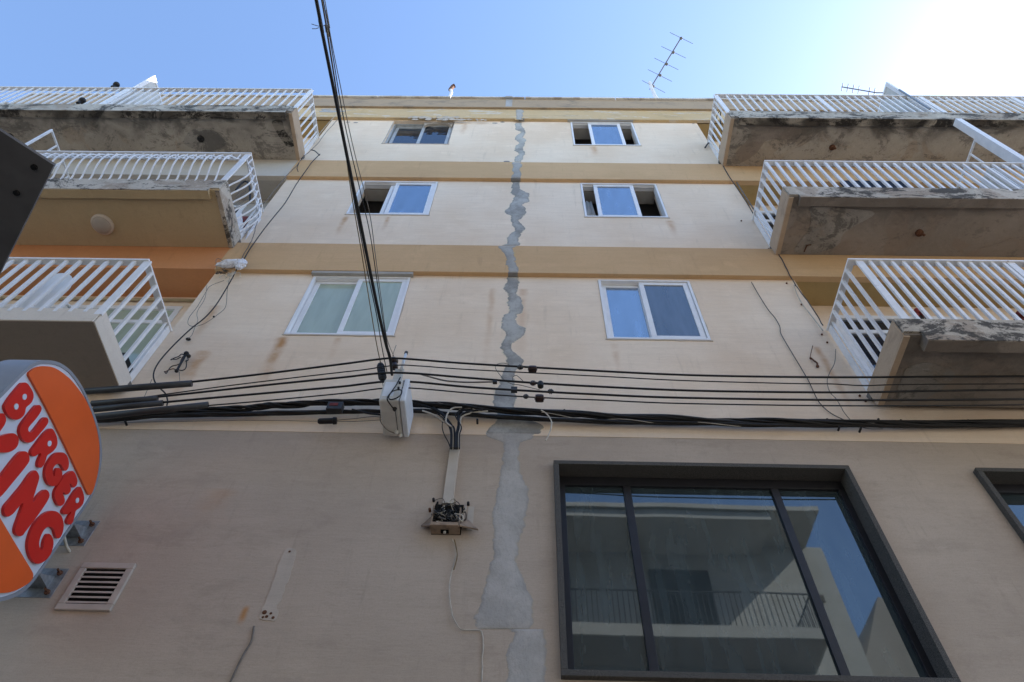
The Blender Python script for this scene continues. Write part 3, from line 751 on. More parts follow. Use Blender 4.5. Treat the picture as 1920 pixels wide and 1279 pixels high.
# ------------------------------------------------------------------ things standing on balconies and roof
# plastic chair
c = Vector((at(82, 560, 'y', -.60).x, -.36, 7.31))
CH = empty('plastic_chair', tuple(c), 'white plastic garden chair behind the lowest left railing', 'chair')
mb = MB(); mb.box(c.x-.22, c.x+.22, c.y-.22, c.y+.22, c.z+.42, c.z+.45); mb.build('seat', m_plastic, CH, .01)
bk = []
for i in range(13):
    t = i/12; a = math.pi*t
    bk.append(Vector((c.x-.17*math.cos(a)-.07*math.sin(a), c.y-.24, c.z+.90+.30*math.sin(a)**.8)))
mb = MB(); mb.prism([Vector((c.x-.15, c.y-.22, c.z+.45))] + bk + [Vector((c.x+.15, c.y-.22, c.z+.45))], (0, -.03, 0)); mb.build('backrest', m_plastic, CH, .006)
for sx in (-1, 1):
    for sy_ in (-1, 1):
        MB().tube([(c.x+sx*.19, c.y+sy_*.19, c.z+.42), (c.x+sx*.24, c.y+sy_*.24, c.z)], .022, 8).build('leg', m_plastic, CH)
    MB().tube(smooth_path([(c.x+sx*.24, c.y+.2, c.z+.8), (c.x+sx*.27, c.y, c.z+.68), (c.x+sx*.26, c.y-.2, c.z+.64), (c.x+sx*.24, c.y-.22, c.z+.42)], 5), .018, 8).build('armrest', m_plastic, CH)

def simple(mb, name, m, label, cat, group=None, bevel=0, smooth=False):
    return tag(mb.build(name, m, None, bevel, smooth), label, cat, group)
# black ball lamps on the top left balcony
for (px, py, lab) in ((222, 157, 'black ball lamp on top of the top left handrail'), (156, 188, 'black ball lamp on the slab edge of the top left balcony')):
    p = at(px, py, 'y', -.93); z0 = 15.12 if py < 170 else 14.05
    b = empty('ball_lamp', (p.x, -.93, z0), lab, 'lamp')
    MB().tube([(p.x, -.93, z0), (p.x, -.93, z0+.10), (p.x, -.93, z0+.12)], [.03, .02, .05], 10).build('base', m_black, b)
    MB().ball((p.x, -.93, z0+.17), .058, 16, 10).build('globe', m_black, b, smooth=True)
# clothes rack with folded blue laundry on the top left balcony
p = at(262, 190, 'y', -.3)
ra = empty('drying_rack', (-8.05, -.35, 14.05), 'white folding drying rack behind the top left railing', 'drying rack')
mb = MB()
for k in range(7): mb.tube([(-8.5, -.65+k*.1, 15.0), (-7.6, -.65+k*.1, 15.0)], .006, 5)
mb.tube([(-8.5, -.65, 15.0), (-8.5, -.05, 15.0)], .01, 6); mb.tube([(-7.6, -.65, 15.0), (-7.6, -.05, 15.0)], .01, 6)
mb.build('rack_top', m_white, ra)
mb = MB()
for x in (-8.45, -7.65): mb.tube([(x, -.65, 15.0), (x, .0, 14.05)], .01, 6); mb.tube([(x, -.05, 15.0), (x, -.7, 14.05)], .01, 6)
mb.build('rack_leg', m_darkalu, ra)
def hanging_cloth(x0, x1, y, z0, z1, m, label, name='laundry'):
    mb = MB(); n = 24
    for i in range(n+1):
        t = i/n; x = x0+(x1-x0)*t; yy = y+.02*math.sin(t*19)+.015*math.sin(t*7)
        mb.v += [(x, yy, z0+.03*math.sin(t*11)), (x, y, z1)]
    for i in range(n): mb.f.append([2*i, 2*i+2, 2*i+3, 2*i+1])
    o = mb.build(name, m, None, smooth=True); o.modifiers.new('t', 'SOLIDIFY').thickness = .006
    return tag(o, label, 'laundry')
hanging_cloth(at(100,190,'y',-.4).x, at(142,190,'y',-.4).x, -.4, 14.25, 14.85, m_blue, 'dark blue laundry hanging behind the top left railing')
hanging_cloth(at(186,190,'y',-.2).x, at(232,190,'y',-.2).x, -.2, 14.1, 15.0, m_cloth, 'white sheet hanging behind the top left railing')
hanging_cloth(at(1700,190,'y',-.5).x, at(1735,190,'y',-.5).x, -.5, 14.1, 14.62, m_blue, 'dark blue laundry hanging behind the top right railing')
# objects on the middle left balcony side
mb = MB(); mb.tube(smooth_path([at(442,356,'y',-.35), at(455,342,'y',-.35), at(463,341,'y',-.35), at(468,352,'y',-.35), at(469,378,'y',-.35)], 4), .014, 6); simple(mb, 'bicycle_rack_frame', m_black, 'black bent tube frame behind the middle left side railing', 'frame')
b = at(460, 421, 'x', -4.25)
mb = MB(); mb.box(-4.33, -4.15, b.y-.10, b.y+.10, b.z-.08, b.z+.08); simple(mb, 'plastic_crate', m_redmat, 'small red brown box wedged behind the middle left side railing', 'crate', None, .008)
mb = MB()
for k in range(7):
    p0 = at(436+k*1.5, 381+k*1.3, 'x', -4.2); p1 = at(462+k*3, 352+k*5, 'x', -4.35); pm = p0.lerp(p1, .5)+Vector((0, -.04, -.05*math.sin(k*2.2)))
    mb.tube(smooth_path([p0, pm, p1], 6), .004, 5)
simple(mb, 'loose_cable', m_greywire, 'loose grey cables draped behind the middle left side railing', 'cable')
mb = MB(); qd = [at(*t, 'x', -4.10) for t in ((445,408),(453,397),(458,440),(466,462),(455,458),(446,430))]; mb.prism(qd, (-.01, 0, 0)); simple(mb, 'plastic_sheet', m_cloth, 'torn white sheet tied inside the middle left side railing', 'sheet')
mb = MB(); qd = [at(*t, 'x', -4.00) for t in ((459,455),(466,435),(478,420),(487,405),(490,412),(484,440),(472,457),(464,457))]; mb.prism(qd, (-.01, 0, 0)); simple(mb, 'plastic_sheet', m_cloth, 'white sheet folded against the wall end of the middle left railing', 'sheet')
# lowest left: dark box on balcony floor
mb = MB(); mb.box(-4.45, -4.2, -.18, .1, 7.31, 7.62); simple(mb, 'storage_box', m_black, 'black box standing at the wall end of the lowest left balcony', 'box', None, .01)
# right: slatted dark blind behind middle right railing
mb = MB(); x0, x1 = at(1580,345,'y',-.1).x, at(1695,345,'y',-.1).x; zz = at(1640,341,'y',-.1).z
for k in range(9): mb.box(x0, x1, -.12, -.085, zz-.06*k-.05, zz-.06*k)
mb.box(x0, x0+.03, -.085, -.066, zz-.55, zz); mb.box(x1-.03, x1, -.085, -.066, zz-.55, zz)
simple(mb, 'shutter_panel', m_blue, 'dark blue slatted panel behind the middle right railing', 'shutter')
# potted plant with red flowers and second at the edge, lowest right balcony
def plant(px, py, lab, m, n=26, r=.07):
    p = at(px, py, 'y', -.70); o = empty('flower_pot', (p.x, -.70, 7.32), lab, 'plant')
    MB().tube([(p.x, -.7, 7.32), (p.x, -.7, 7.50)], [.07, .10], 16).build('pot', m_rusty, o)
    mb = MB()
    for i in range(n):
        d = Vector((random.gauss(0,1), random.gauss(0,1), random.gauss(0,1))).normalized()*r*random.random()**.4
        mb.ball((p.x+d.x, -.70+d.y, p.z+d.z), random.uniform(.018, .03), 7, 5, (1, 1, .7))
    mb.build('blossom', m, o)
    mb = MB(); 
    for i in range(8): mb.tube([(p.x, -.7, 7.48), (p.x+random.uniform(-.04,.04), -.7+random.uniform(-.04,.04), p.z)], .005, 5)
    mb.build('stem', m_wood, o)
plant(1724, 589, 'red flowers in a pot just behind the lowest right railing', m_pink)
plant(1916, 596, 'dark red flowers at the right border behind the lowest right railing', m_redmat)
# thin pole on the top right balcony edge
mb = MB(); pa = at(1741, 203, 'y', -.95); pb = at(1744, 172, 'y', -.95); mb.tube([(pa.x, -.95, 14.05), (pa.x, -.95, 15.28)], .018, 8); simple(mb, 'thin_pole', m_galv, 'thin grey pole rising above the top right railing', 'pole')
# hooks and cables behind the top right side railing
mb = MB()
for pts in (((1350,207),(1345,215),(1343,228)), ((1345,240),(1336,240),(1334,255)), ((1352,208),(1350,222),(1352,238),(1354,246)), ((1336,252),(1341,260),(1345,258)), ((1350,270),(1349,284)), ((1338,262),(1338,272))):
    mb.tube(smooth_path([at(a, b_, 'x', 3.60) for a, b_ in pts], 4), .010, 5)
simple(mb, 'loose_cable', m_black, 'black cable ends dangling behind the top right side railing', 'cable')

# antennas
zA = 20.3
A0 = at(1218, 168, 'z', zA); A1 = at(1277, 71, 'z', zA)
an = empty('tv_antenna', (A0.x, .35, 17.3), 'tall stepped television antenna with five cross rods against the white sky', 'antenna')
bd = (A1-A0).normalized(); cr = Vector((-bd.y, bd.x, 0))
MB().tube([A0, A1], .014, 6).build('boom', m_antenna, an)
e0, e1 = at(1256, 61, 'z', zA), at(1299, 82, 'z', zA); hl = (e1-e0).length/2
for k, (px, py) in enumerate(((1277,72),(1262.5,98.5),(1250,120.5),(1238,141.5),(1225,162.5))):
    p = at(px, py, 'z', zA); q0 = {0: ((1256,61),(1299,82)), 1: ((1240,87),(1286,109)), 2: ((1227,109),(1272,131)), 3: ((1215,130.5),(1260,153)), 4: ((1204,151),(1247,174))}[k]
    r_ = MB(); r_.tube([at(*q0[0], 'z', zA), at(*q0[1], 'z', zA)], .006, 5); r_.ball(p, .04, 8, 6, (1,1,.6)); r_.build('rod', m_antenna, an)
mp = at(1222, 165, 'z', zA)
MB().tube([(mp.x, mp.y, zA+.1), (mp.x-.02, mp.y+.02, zA-.8), (mp.x+.05, .35, 17.3)], .02, 8).build('mast', m_antenna, an)
m1 = at(1218, 155, 'y', .3); m2 = at(1224, 172, 'y', .3)
MB().tube([(m1.x, .3, m1.z), (m2.x, .3, m2.z-.3), (m2.x+.05, .3, 17.3)], .045, 8).build('mast_bracket', m_plastic, an)
a2 = empty('tv_antenna', (12.0, 2.2, 17.3), 'small horizontal comb antenna above the top right railing', 'antenna')
q0, q1 = at(1578, 163, 'y', 2.2), at(1643, 174, 'y', 2.2)
MB().tube([q0, q1], .02, 6).build('boom', m_antenna, a2)
for k in range(6):
    p = q0.lerp(q1, [.02,.18,.34,.5,.8,.95][k]); MB().tube([p+Vector((.05,-.1,.14)), p-Vector((.05,-.1,.14))], .016, 5).build('rod', m_antenna, a2)
MB().tube([q1+Vector((.3,0,0)), (q1.x+.3, 2.2, 17.3)], .03, 6).build('mast', m_antenna, a2); MB().tube([q1, q1+Vector((.3,0,0))], .02, 6).build('clamp', m_antenna, a2)
# small rooftop pipe fitting and bird-sized bolt
p0 = at(843, 179, 'y', .1); p1 = at(849, 162, 'y', .1)
rp = empty('roof_vent_pipe', (p0.x, .1, 17.9), 'small rusty white pipe fitting on the parapet above the left windows', 'pipe')
MB().tube([(p0.x, .1, 17.9), (p0.x+.02, .1, p0.z+.25), (p1.x-.02, .1, p1.z-.3)], .035, 8).build('pipe', m_plastic, rp)
MB().tube([(p1.x-.03, .1, p1.z-.32), (p1.x, .1, p1.z-.02), (p1.x+.05, .08, p1.z)], .05, 8).build('elbow', m_rusty, rp)
p = at(691, 175, 'y', .05); simple(MB().ball((p.x, .05, PT+.03), .07, 10, 7, (1.3, 1, .9)), 'stone_lump', m_mortar_dark, 'dark lump of mortar lying on the parapet coping', 'rubble')

# ------------------------------------------------------------------ projecting burger sign
SX = -3.55
Aq = lambda x, y: at(x/5.33, 660+y/5.33, 'x', SX)
Bq = lambda x, y: at(x/5.115, 880+y/5.115, 'x', SX)
YC, ZC = -.822, 5.19
def sym(q, yc=YC, zc=ZC):
    """right upper quarter outline (y, z) from the top middle round to the side, mirrored to a closed loop"""
    a = q; b = [(y, 2*zc-z) for y, z in reversed(q)]; c = [(2*yc-y, 2*zc-z) for y, z in q]; d = [(2*yc-y, z) for y, z in reversed(q)]
    out = []
    for l in (a, b, c, d):
        for p in l:
            if not out or (abs(p[0]-out[-1][0])+abs(p[1]-out[-1][1])) > 1e-4: out.append(p)
    if abs(out[0][0]-out[-1][0])+abs(out[0][1]-out[-1][1]) < 1e-4: out.pop()
    return out
Q_RIM = [(YC,6.013),(-.672,6.008),(-.53,5.984),(-.419,5.943),(-.325,5.885),(-.248,5.808),(-.188,5.72),(-.155,5.63),(-.145,5.52),(-.145,5.35),(-.145,ZC)]
Q_WH = [(YC,5.990),(-.68,5.985),(-.545,5.962),(-.44,5.925),(-.347,5.868),(-.272,5.793),(-.213,5.71),(-.180,5.62),(-.170,5.51),(-.170,5.35),(-.170,ZC)]
SG = empty('projecting_sign', (-3.68, -.05, 5.2), 'round ended grey light box sign with two orange buns and red lettering on white', 'sign')
def loop3(q, x): return [Vector((x, y, z)) for y, z in smooth_loop2(sym(q))]
def smooth_loop2(l): return [(p.x, p.y) for p in smooth_loop([Vector((a, b, 0)) for a, b in l], 4)]
MB().prism(loop3(Q_RIM, SX-.004), (-.25, 0, 0)).build('housing', m_signbox, SG)
# raised edge frame round the face
mb = MB(); o_ = loop3(Q_RIM, SX+.006); i_ = loop3(Q_WH, SX+.006); n = min(len(o_), len(i_)); b = 0
for l in (o_, i_): mb.v += [tuple(p) for p in l]
mb.v += [(p.x-.012, p.y, p.z) for p in o_] + [(p.x-.02, p.y, p.z) for p in i_]
for k in range(n):
    j = (k+1) % n
    mb.f += [[k, j, n+j, n+k], [k, 2*n+k, 2*n+j, j], [n+k, n+j, 3*n+j, 3*n+k]]
mb.build('edge_frame', m_signbox, SG)
MB().prism(loop3(Q_WH, SX-.001), (-.003, 0, 0)).build('face_panel', m_signwhite, SG)
BUN = [(-1.452,5.556),(-1.461,5.591),(-1.449,5.645),(-1.419,5.702),(-1.372,5.763),(-1.313,5.815),(-1.223,5.869),(-1.119,5.914),(-.992,5.949),(-.861,5.970),(-.725,5.968),(-.598,5.951),(-.479,5.915),(-.391,5.865),(-.306,5.797),(-.240,5.715),(-.200,5.640),(-.196,5.596),(-.222,5.577),(-.29,5.574),(-.498,5.576),(-.783,5.577),(-1.134,5.572),(-1.38,5.558)]
for sgn, zc in ((1, 0), (-1, 1)):
    pts = [(y, z if sgn > 0 else 2*ZC-z) for y, z in BUN]
    o = MB().prism([Vector((SX+.018, a, b)) for a, b in smooth_loop2(pts)], (-.018, 0, 0)).build('bun_panel', m_orange_sign, SG)
LET = {
 'B': ('A', [(20,520),(60,455),(120,380),(180,312),(215,297),(250,310),(280,350),(305,400),(312,450),(295,500),(270,530),(235,560),(228,600),(210,640),(175,672),(135,685),(90,675),(45,635),(20,590),(12,550)], [(212,448,24),(128,545,23)]),
 'U': ('A', [(350,522),(378,530),(392,560),(385,595),(355,645),(310,700),(270,745),(258,770),(265,790),(285,795),(310,775),(360,710),(395,665),(425,645),(450,655),(460,690),(450,725),(400,790),(340,860),(300,900),(250,915),(205,895),(175,850),(162,790),(175,730),(215,670),(270,600),(320,540)], []),
 'R': ('A', [(480,757),(510,775),(535,820),(550,880),(548,930),(525,975),(490,1010),(450,1035),(440,1060),(420,1120),(400,1150),(375,1165),(350,1150),(345,1115),(358,1068),(378,1022),(362,1024),(330,1045),(300,1050),(278,1025),(280,985),(310,940),(370,860),(430,790)], [(463,915,20)]),
 'G': ('A', [(575,995),(530,1005),(490,1040),(450,1100),(425,1160),(418,1230),(432,1290),(458,1330),(495,1348),(537,1340),(573,1298),(598,1245),(597,1195),(580,1162),(555,1150),(535,1165),(520,1200),(514,1238),(506,1215),(505,1180),(520,1145),(548,1123),(578,1133),(600,1170),(617,1194),(640,1188),(660,1160),(667,1110),(655,1050),(620,1005)], []),
 'E': ('B', [(665,8),(695,30),(715,75),(722,120),(705,165),(680,182),(660,165),(645,138),(655,170),(655,210),(635,240),(605,250),(580,225),(595,265),(600,305),(585,340),(555,358),(530,350),(505,310),(492,260),(500,200),(540,130),(600,50)], []),
 'R2': ('B', [(740,160),(765,190),(782,240),(785,290),(770,340),(740,375),(705,402),(695,440),(680,500),(660,530),(635,537),(615,520),(612,490),(630,450),(655,410),(625,435),(590,438),(572,420),(575,385),(620,320),(680,220)], [(713,298,16)]),
 'K': ('A', [(0,605),(25,630),(36,680),(20,730),(-20,790),(-50,840),(0,825),(60,808),(110,805),(150,835),(163,885),(150,940),(110,985),(50,1010),(0,1013),(-60,1015),(-95,1045),(-105,1110),(-140,1190),(-195,1200),(-225,1150),(-210,1085),(-245,1065),(-330,1120),(-380,1100),(-385,1040),(-330,950),(-230,840),(-120,710),(-50,620)], []),
 'I': ('A', [(205,983),(245,995),(268,1040),(265,1100),(200,1190),(100,1310),(0,1430),(-80,1500),(-140,1520),(-175,1490),(-170,1440),(-100,1330),(0,1200),(100,1070),(165,1000)], []),
 'N': ('B', [(300,5),(330,15),(352,60),(350,100),(320,200),(292,295),(298,302),(340,240),(390,195),(420,190),(445,215),(452,255),(430,310),(370,400),(290,510),(220,600),(190,640),(150,648),(120,625),(110,580),(125,520),(160,420),(188,337),(182,335),(150,370),(100,430),(50,462),(20,450),(5,410),(15,350),(80,270),(180,150),(250,50)], []),
 'G2': ('B', [(480,390),(530,405),(570,450),(588,520),(585,580),(565,640),(540,668),(515,665),(500,635),(488,590),(460,560),(430,560),(395,590),(365,650),(352,710),(360,752),(375,767),(382,740),(387,700),(402,655),(425,617),(450,612),(475,640),(490,690),(485,750),(460,820),(410,880),(350,912),(305,905),(265,860),(240,790),(235,710),(255,620),(300,520),(370,440),(430,400)], []),
}
for key, (zz, pts, holes) in LET.items():
    fn = Aq if zz == 'A' else Bq
    pl = smooth_loop([fn(*t) for t in pts], 3)
    ar = sum(pl[i-1].y*pl[i].z-pl[i].y*pl[i-1].z for i in range(len(pl))); sg = 1 if ar > 0 else -1
    off = []
    for i in range(len(pl)):
        t_ = pl[(i+1) % len(pl)]-pl[i-1]; off.append(Vector((0, -t_.z, t_.y)).normalized()*sg*.0055)
    for p, o_2 in zip(pl, off): p += o_2
    for p in pl: p.x = SX+.022
    o = MB().prism(pl, (-.022, 0, 0)).build('letter', m_red_sign, SG)
    for (hx, hy, hr) in holes:      # the white counters of the bubble letters
        c = fn(hx, hy); e = (fn(hx+hr, hy)-c).length
        cp = [Vector((SX+.026, c.y+.021*math.cos(a), c.z+.021*math.sin(a))) for a in [i*math.pi/10 for i in range(20)]]
        MB().prism(cp, (-.012, 0, 0)).build('letter_counter', m_signwhite, SG)
# brackets
for zc, zt in ((5.365, .128), (4.89, .130)):
    pl = MB(); pl.box(-3.80, -3.465, .0, .012, zc-zt, zc+zt)
    pb = pl.build('bracket_plate', m_galv, SG, .002)
    g = MB(); g.prism([Vector((-3.60, .0, zc-.05)), Vector((-3.60, -.15, zc-.05)), Vector((-3.60, -.15, zc-.035)), Vector((-3.60, .0, zc+.06))], (.07, 0, 0))
    g.box(-3.70, -3.60, -.15, -.001, zc-.05, zc+.04); g.build('bracket_arm', m_galv, pb)
    for bz in (-.085, .085):
        for bx in (-3.51,):
            k = MB(); k.tube([(bx, 0, zc+bz), (bx, -.012, zc+bz)], .022, 6); k.tube([(bx, -.012, zc+bz), (bx, -.05, zc+bz)], .009, 8); k.build('bolt', m_rusty, pb)
mb = MB(); mb.tube(smooth_path([(-3.62, -.14, 5.33), (-3.60, -.11, 5.26), (-3.57, -.04, 5.20), (-3.55, .01, 5.18)], 5), .012, 7); mb.build('feed_cable', m_palewire, SG, smooth=True)

# ------------------------------------------------------------------ wall vent
V = empty('wall_vent', (-3.17, .01, 4.655), 'beige plastic louvred vent grille on the wall under the round ended sign', 'vent')
mb = MB(); vx0, vx1, vz0, vz1 = -3.375, -2.965, 4.655, 5.07
ring(mb, vx0, vx1, vz0, vz1, .052, -.018, .012); mb.build('frame', m_vent, V, .006)
mb = MB(); mb.box(vx0+.050, vx1-.050, -.002, .002, vz0+.050, vz1-.050); mb.build('gap_shade_sheet', m_darkin, V)  # black sheet painting the shade between the louvres
mb = MB(); nl = 7
for k in range(nl):
    z = vz0+.062+k*(vz1-vz0-.11)/nl; mb.box(vx0+.052, vx1-.052, -.016, -.012, z-.005, z+.010)
mb.build('louvre', m_vent, V)

# ------------------------------------------------------------------ square canopy beside the camera (its corner shows at the left border)
zc = 3.35
pA, pB, pC = at(0,245,'z',zc), at(101,310,'z',zc), at(0,445,'z',zc)
u = (pA-pB).normalized(); v = (pC-pB).normalized(); v = (v - u*v.dot(u)).normalized()
cc = pB + u*.55 + v*.55
CP = empty('square_canopy', (cc.x, cc.y, 0), 'dark charcoal square canopy panel poking in at the left border', 'canopy')
MB().obox((cc.x, cc.y, zc+.005), u, v, (0,0,1), .55, .55, .005).build('panel', m_panel, CP)
MB().tube([(cc.x, cc.y, 0), (cc.x, cc.y, zc)], .04, 14).build('post', m_panel, CP, smooth=False)
for (px, py) in ((65, 313), (32, 361)):
    p = at(px, py, 'z', zc); MB().tube([(p.x, p.y, zc), (p.x, p.y, zc-.006)], .008, 8).build('bolt', m_black, CP)

# ------------------------------------------------------------------ wires across the facade
WY = -.47
def wire(pts, r, m, name, label, cat='cable', group=None, y=WY, sub=6, jit=0.0, parent=None):
    P = smooth_path([at(p[0], p[1], 'y', p[2] if len(p) > 2 else y) for p in pts], sub)
    if jit:
        for i, p in enumerate(P[1:-1]): p += Vector((mnoise.noise(Vector((i*.5, r*99, 1)))*jit, 0, mnoise.noise(Vector((i*.5, r*99, 9)))*jit))
    mb = MB(); mb.tube(P, r, 7 if r > .006 else 5)
    o = mb.build(name, m, parent, smooth=True)
    if parent is None: tag(o, label, cat, group)
    return o
G1 = 'black service wires strung across the facade'
wires = {
 'topmost of the five black wires strung above the cable bundle': (.0105, [(307,721.7),(470,704),(640,683),(711,673.6),(742,672),(790,675),(880,682),(1120,695.6),(1280,703),(1440,706.5),(1600,707.5),(1760,706.5),(1960,705.5)]),
 'thin second wire from the top of the five, just under the thickest insulators': (.006, [(241,749),(400,727),(520,712),(640,698),(680,693.6),(742,685),(790,686.5),(880,693),(1120,705.3),(1280,713.5),(1480,719),(1560,720),(1620,723),(1700,721),(1960,719.5)]),
 'middle of the five black wires, with a grey side cable clipped on it': (.0105, [(243,750),(400,733),(520,720),(640,708),(742,699),(880,708.8),(1000,718),(1120,724.9),(1280,732),(1440,735),(1600,735.7),(1760,733),(1960,730)]),
 'fourth of the five black wires, holding the square grey clamp': (.0105, [(251,759.5),(400,746),(520,735.5),(640,725),(745,715),(880,726),(1000,733.5),(1120,739.7),(1280,746),(1600,750.3),(1960,748.6)]),
 'lowest and thin wire of the five, just above the thick bundle': (.0065, [(335,765),(480,753),(640,738),(745,727),(880,737),(1000,745),(1120,750),(1280,756.6),(1600,761),(1960,759)]),
}
for lab, (r, pts) in wires.items(): wire(pts, r, m_black, 'service_wire', lab, 'wire', G1)
# grey conduit sleeves slipped over the wires at the left
def sleeve(p0, p1, r, lab):
    a, b_ = at(*p0, 'y', WY), at(*p1, 'y', WY); d = (a-b_).normalized(); a = a + d*.25
    o = MB(); o.tube([b_, a], r, 14); q = o.build('conduit_sleeve', m_sleeve, None, smooth=False); tag(q, lab, 'conduit', 'grey conduit sleeves on the wires')
    for p in q.data.polygons: p.use_smooth = len(p.vertices) == 4
    k = MB(); k.tube([b_+d*.002, b_-d*.004], r*.8, 12); k.build('opening', m_darkin, q)  # black disc painted as the dark inside of the sleeve end
sleeve((307,723), (160,734), .031, 'highest dark grey conduit sleeve, beside the corner of the lowest left balcony')
sleeve((241,751.5), (172,757), .027, 'upper of the two short grey conduit sleeves between the long ones')
sleeve((250,761), (176,768), .027, 'lower of the two short grey conduit sleeves between the long ones')
sleeve((335,765), (176,782), .029, 'lowest and longest dark grey conduit sleeve, lying on the cable bundle')

# thick bundle
BN = empty('cable_bundle', tuple(at(900, 775, 'y', -.05)), 'thick bundle of twisted black cables running the whole width under the five wires', 'cable bundle')
up = [(120,788),(185,785),(340,772),(447,767),(500,761),(560,758.5),(617,755),(700,754),(777,757),(850,762),(960,770),(1120,779),(1280,786),(1440,791),(1600,794),(1760,794),(1960,793)]
lo_ = [(120,792),(185,789),(340,779),(447,777),(617,772.5),(700,771),(777,770),(870,777),(960,783),(1120,790),(1280,794),(1440,797),(1600,798),(1760,798),(1960,796)]
def strand(path, r, ph, amp, m=m_black, y=-.07, nm='strand', turns=11):
    P = smooth_path([at(a, b_, 'y', y) for a, b_ in path], 12); n = len(P); mb = MB()
    for i, p in enumerate(P):
        a = ph + turns*2*math.pi*i/n + mnoise.noise(Vector((i*.07, ph, 0)))*2
        k = amp*(.8+.5*mnoise.noise(Vector((i*.04, ph, 4))))
        p += Vector((0, math.cos(a)*k, math.sin(a)*k*.9))
    mb.tube(P, r, 6); return mb.build(nm, m, BN, smooth=True)
for k in range(7): strand(up, .016 if k % 3 else .012, k*.9, .028, turns=5+k % 3)
strand(up, .0035, 2.2, .028, m_greywire, turns=13)
for k in range(4): strand(lo_, .016, k*2.1, .013, y=-.06, turns=6)
strand([(860,768),(960,772),(1120,786),(1280,793),(1400,797)], .0035, 1.0, .02, m_palewire, turns=4)
# clamps and pegs on the bundle
for px, py in ((1550,789),(1573,803),(1613,806),(1688,791),(1646,789),(1814,791),(236,793),(955,769),(1058,772),(895,790)):
    p = at(px, py, 'y', -.06); MB().tube([(p.x, -.085, p.z), (p.x, -.03, p.z)], .011, 6).build('cable_peg', m_black, BN)
# branch going down into the trunking
for k in range(9):
    sx = [785, 800, 792, 812, 820, 905, 890, 915, 870][k]; sy = [757, 762, 770, 764, 776, 768, 766, 771, 768][k]; ex = 845+k*2.1; ey = 838
    pts = [(sx, sy), (sx+(848-sx)*.42, sy+(9 if sx < 850 else 3)), (sx+(848-sx)*.74, sy+(22 if sx < 850 else 11)), (ex+(-3 if sx < 850 else 3), 800), (ex, 815), (ex-.5, ey+4)]
    P = smooth_path([at(a, b_, 'y', -.10+.008*(k % 4)) for a, b_ in pts], 8)
    MB().tube(P, .0085 if k % 4 else .006, 6).build('branch_cable', m_black if k not in (2, 7) else m_palewire, BN, smooth=True)
P = smooth_path([at(a, b_, 'y', -.08) for a, b_ in ((846,768),(838,775),(832,785),(829,800),(833,815),(840,828),(844,838))], 8)
MB().tube(P, .005, 6).build('branch_cable', m_black, BN, smooth=True)
P = smooth_path([at(a, b_, 'y', -.12) for a, b_ in ((866,764),(850,765),(840,774),(836,790),(846,800))], 8)
MB().tube(P, .008, 6).build('branch_cable', m_palewire, BN, smooth=True)
wire([(1015,769),(1026,777),(1034,790),(1033,803),(1029,815),(1023,826)], .006, m_palewire, 'loose_cable', 'short pale cable end curling down right of the grey crack repair', 'cable')
# trunking
tk = empty('cable_trunking', tuple(at(849, 940, 'y', 0)), 'beige vertical cable trunking above the open junction box', 'trunking')
t0 = at(853, 837, 'y', -.03); t1 = at(845, 944, 'y', -.03)
tw = (at(862,837,'y',-.03)-at(844,837,'y',-.03)).length/2
MB().box(t0.x-tw, t0.x+tw, -.035, .012, t1.z, t0.z).build('cover', m_trunk, tk, .003)
MB().box(t0.x-tw-.004, t0.x-tw+.004, -.03, .012, t1.z, t0.z-.01).build('base', m_boxbeige, tk)
# open junction box
bc = at(848, 985, 'y', 0).x
J = empty('junction_box', (bc, 0, 5.40), 'broken open beige junction box stuffed with wires under the trunking', 'junction box')
jx0, jx1, jz0, jz1 = -.735, -.515, 5.42, 5.74
MB().box(jx0, jx1+.02, .0, .011, jz0, jz1).build('back_plate', m_darkin, J)  # plate coloured black for the shade inside the open box
mb = MB(); mb.box(jx0, jx1, -.10, .0, jz0, jz0+.012); mb.box(jx0, jx1, -.112, -.10, jz0, jz0+.035); mb.box(jx0-.001, jx0+.01, -.10, .0, jz0+.012, jz1-.1)
mb.box(jx1, jx1+.012, -.10, .0, jz0+.0, jz1-.12)
mb.build('housing', m_boxbeige, J, .003)
MB().box(-.655, -.59, -.06, -.015, jz0-.004, jz0-.001).build('cable_hole_shade', m_darkin, J)  # thin black plate painted as the dark of a hole
MB().tube([(-.622, -.04, jz0), (-.622, -.04, jz0-.02)], .011, 10).build('gland', m_utility, J)
mb = MB(); mb.prism([Vector((jx0-.09, -.02, jz0+.07)), Vector((jx0-.002, -.10, jz0+.005)), Vector((jx0-.002, -.03, jz0+.10)), Vector((jx0-.002, -.02, jz0+.19))], (.004, .012, -.004)); mb.build('side_flap', m_boxbeige, J)
mb = MB(); mb.prism([Vector((jx1+.015, -.11, jz0+.005)), Vector((jx1+.16, -.05, jz0+.02)), Vector((jx1+.075, -.02, jz0+.14)), Vector((jx1+.02, -.02, jz0+.16))], (.0, .012, -.006)); mb.build('side_flap', m_boxbeige, J)
mb = MB(); mb.box(jx1+.06, jx1+.11, -.002, .006, jz0+.05, jz1-.02)
mb.build('pale_mark', m_trunk, J)
for k in range(30):
    a = Vector((random.uniform(jx0+.01, jx1), random.uniform(-.10, -.03), random.uniform(jz0+.06, jz1-.10)))
    pts = [a]
    for j in range(4): pts.append(Vector((min(jx1+.05, max(jx0, pts[-1].x+random.uniform(-.08, .08))), random.uniform(-.12, -.03), min(jz1-.02, max(jz0+.05, pts[-1].z+random.uniform(-.06, .06))))))
    MB().tube(smooth_path(pts, 5), random.uniform(.003, .0065), 5).build('loose_wire', [m_black, m_black, m_sleeve, m_black, m_greywire, m_palewire][k % 6] if k % 11 else m_palewire, J, smooth=True)
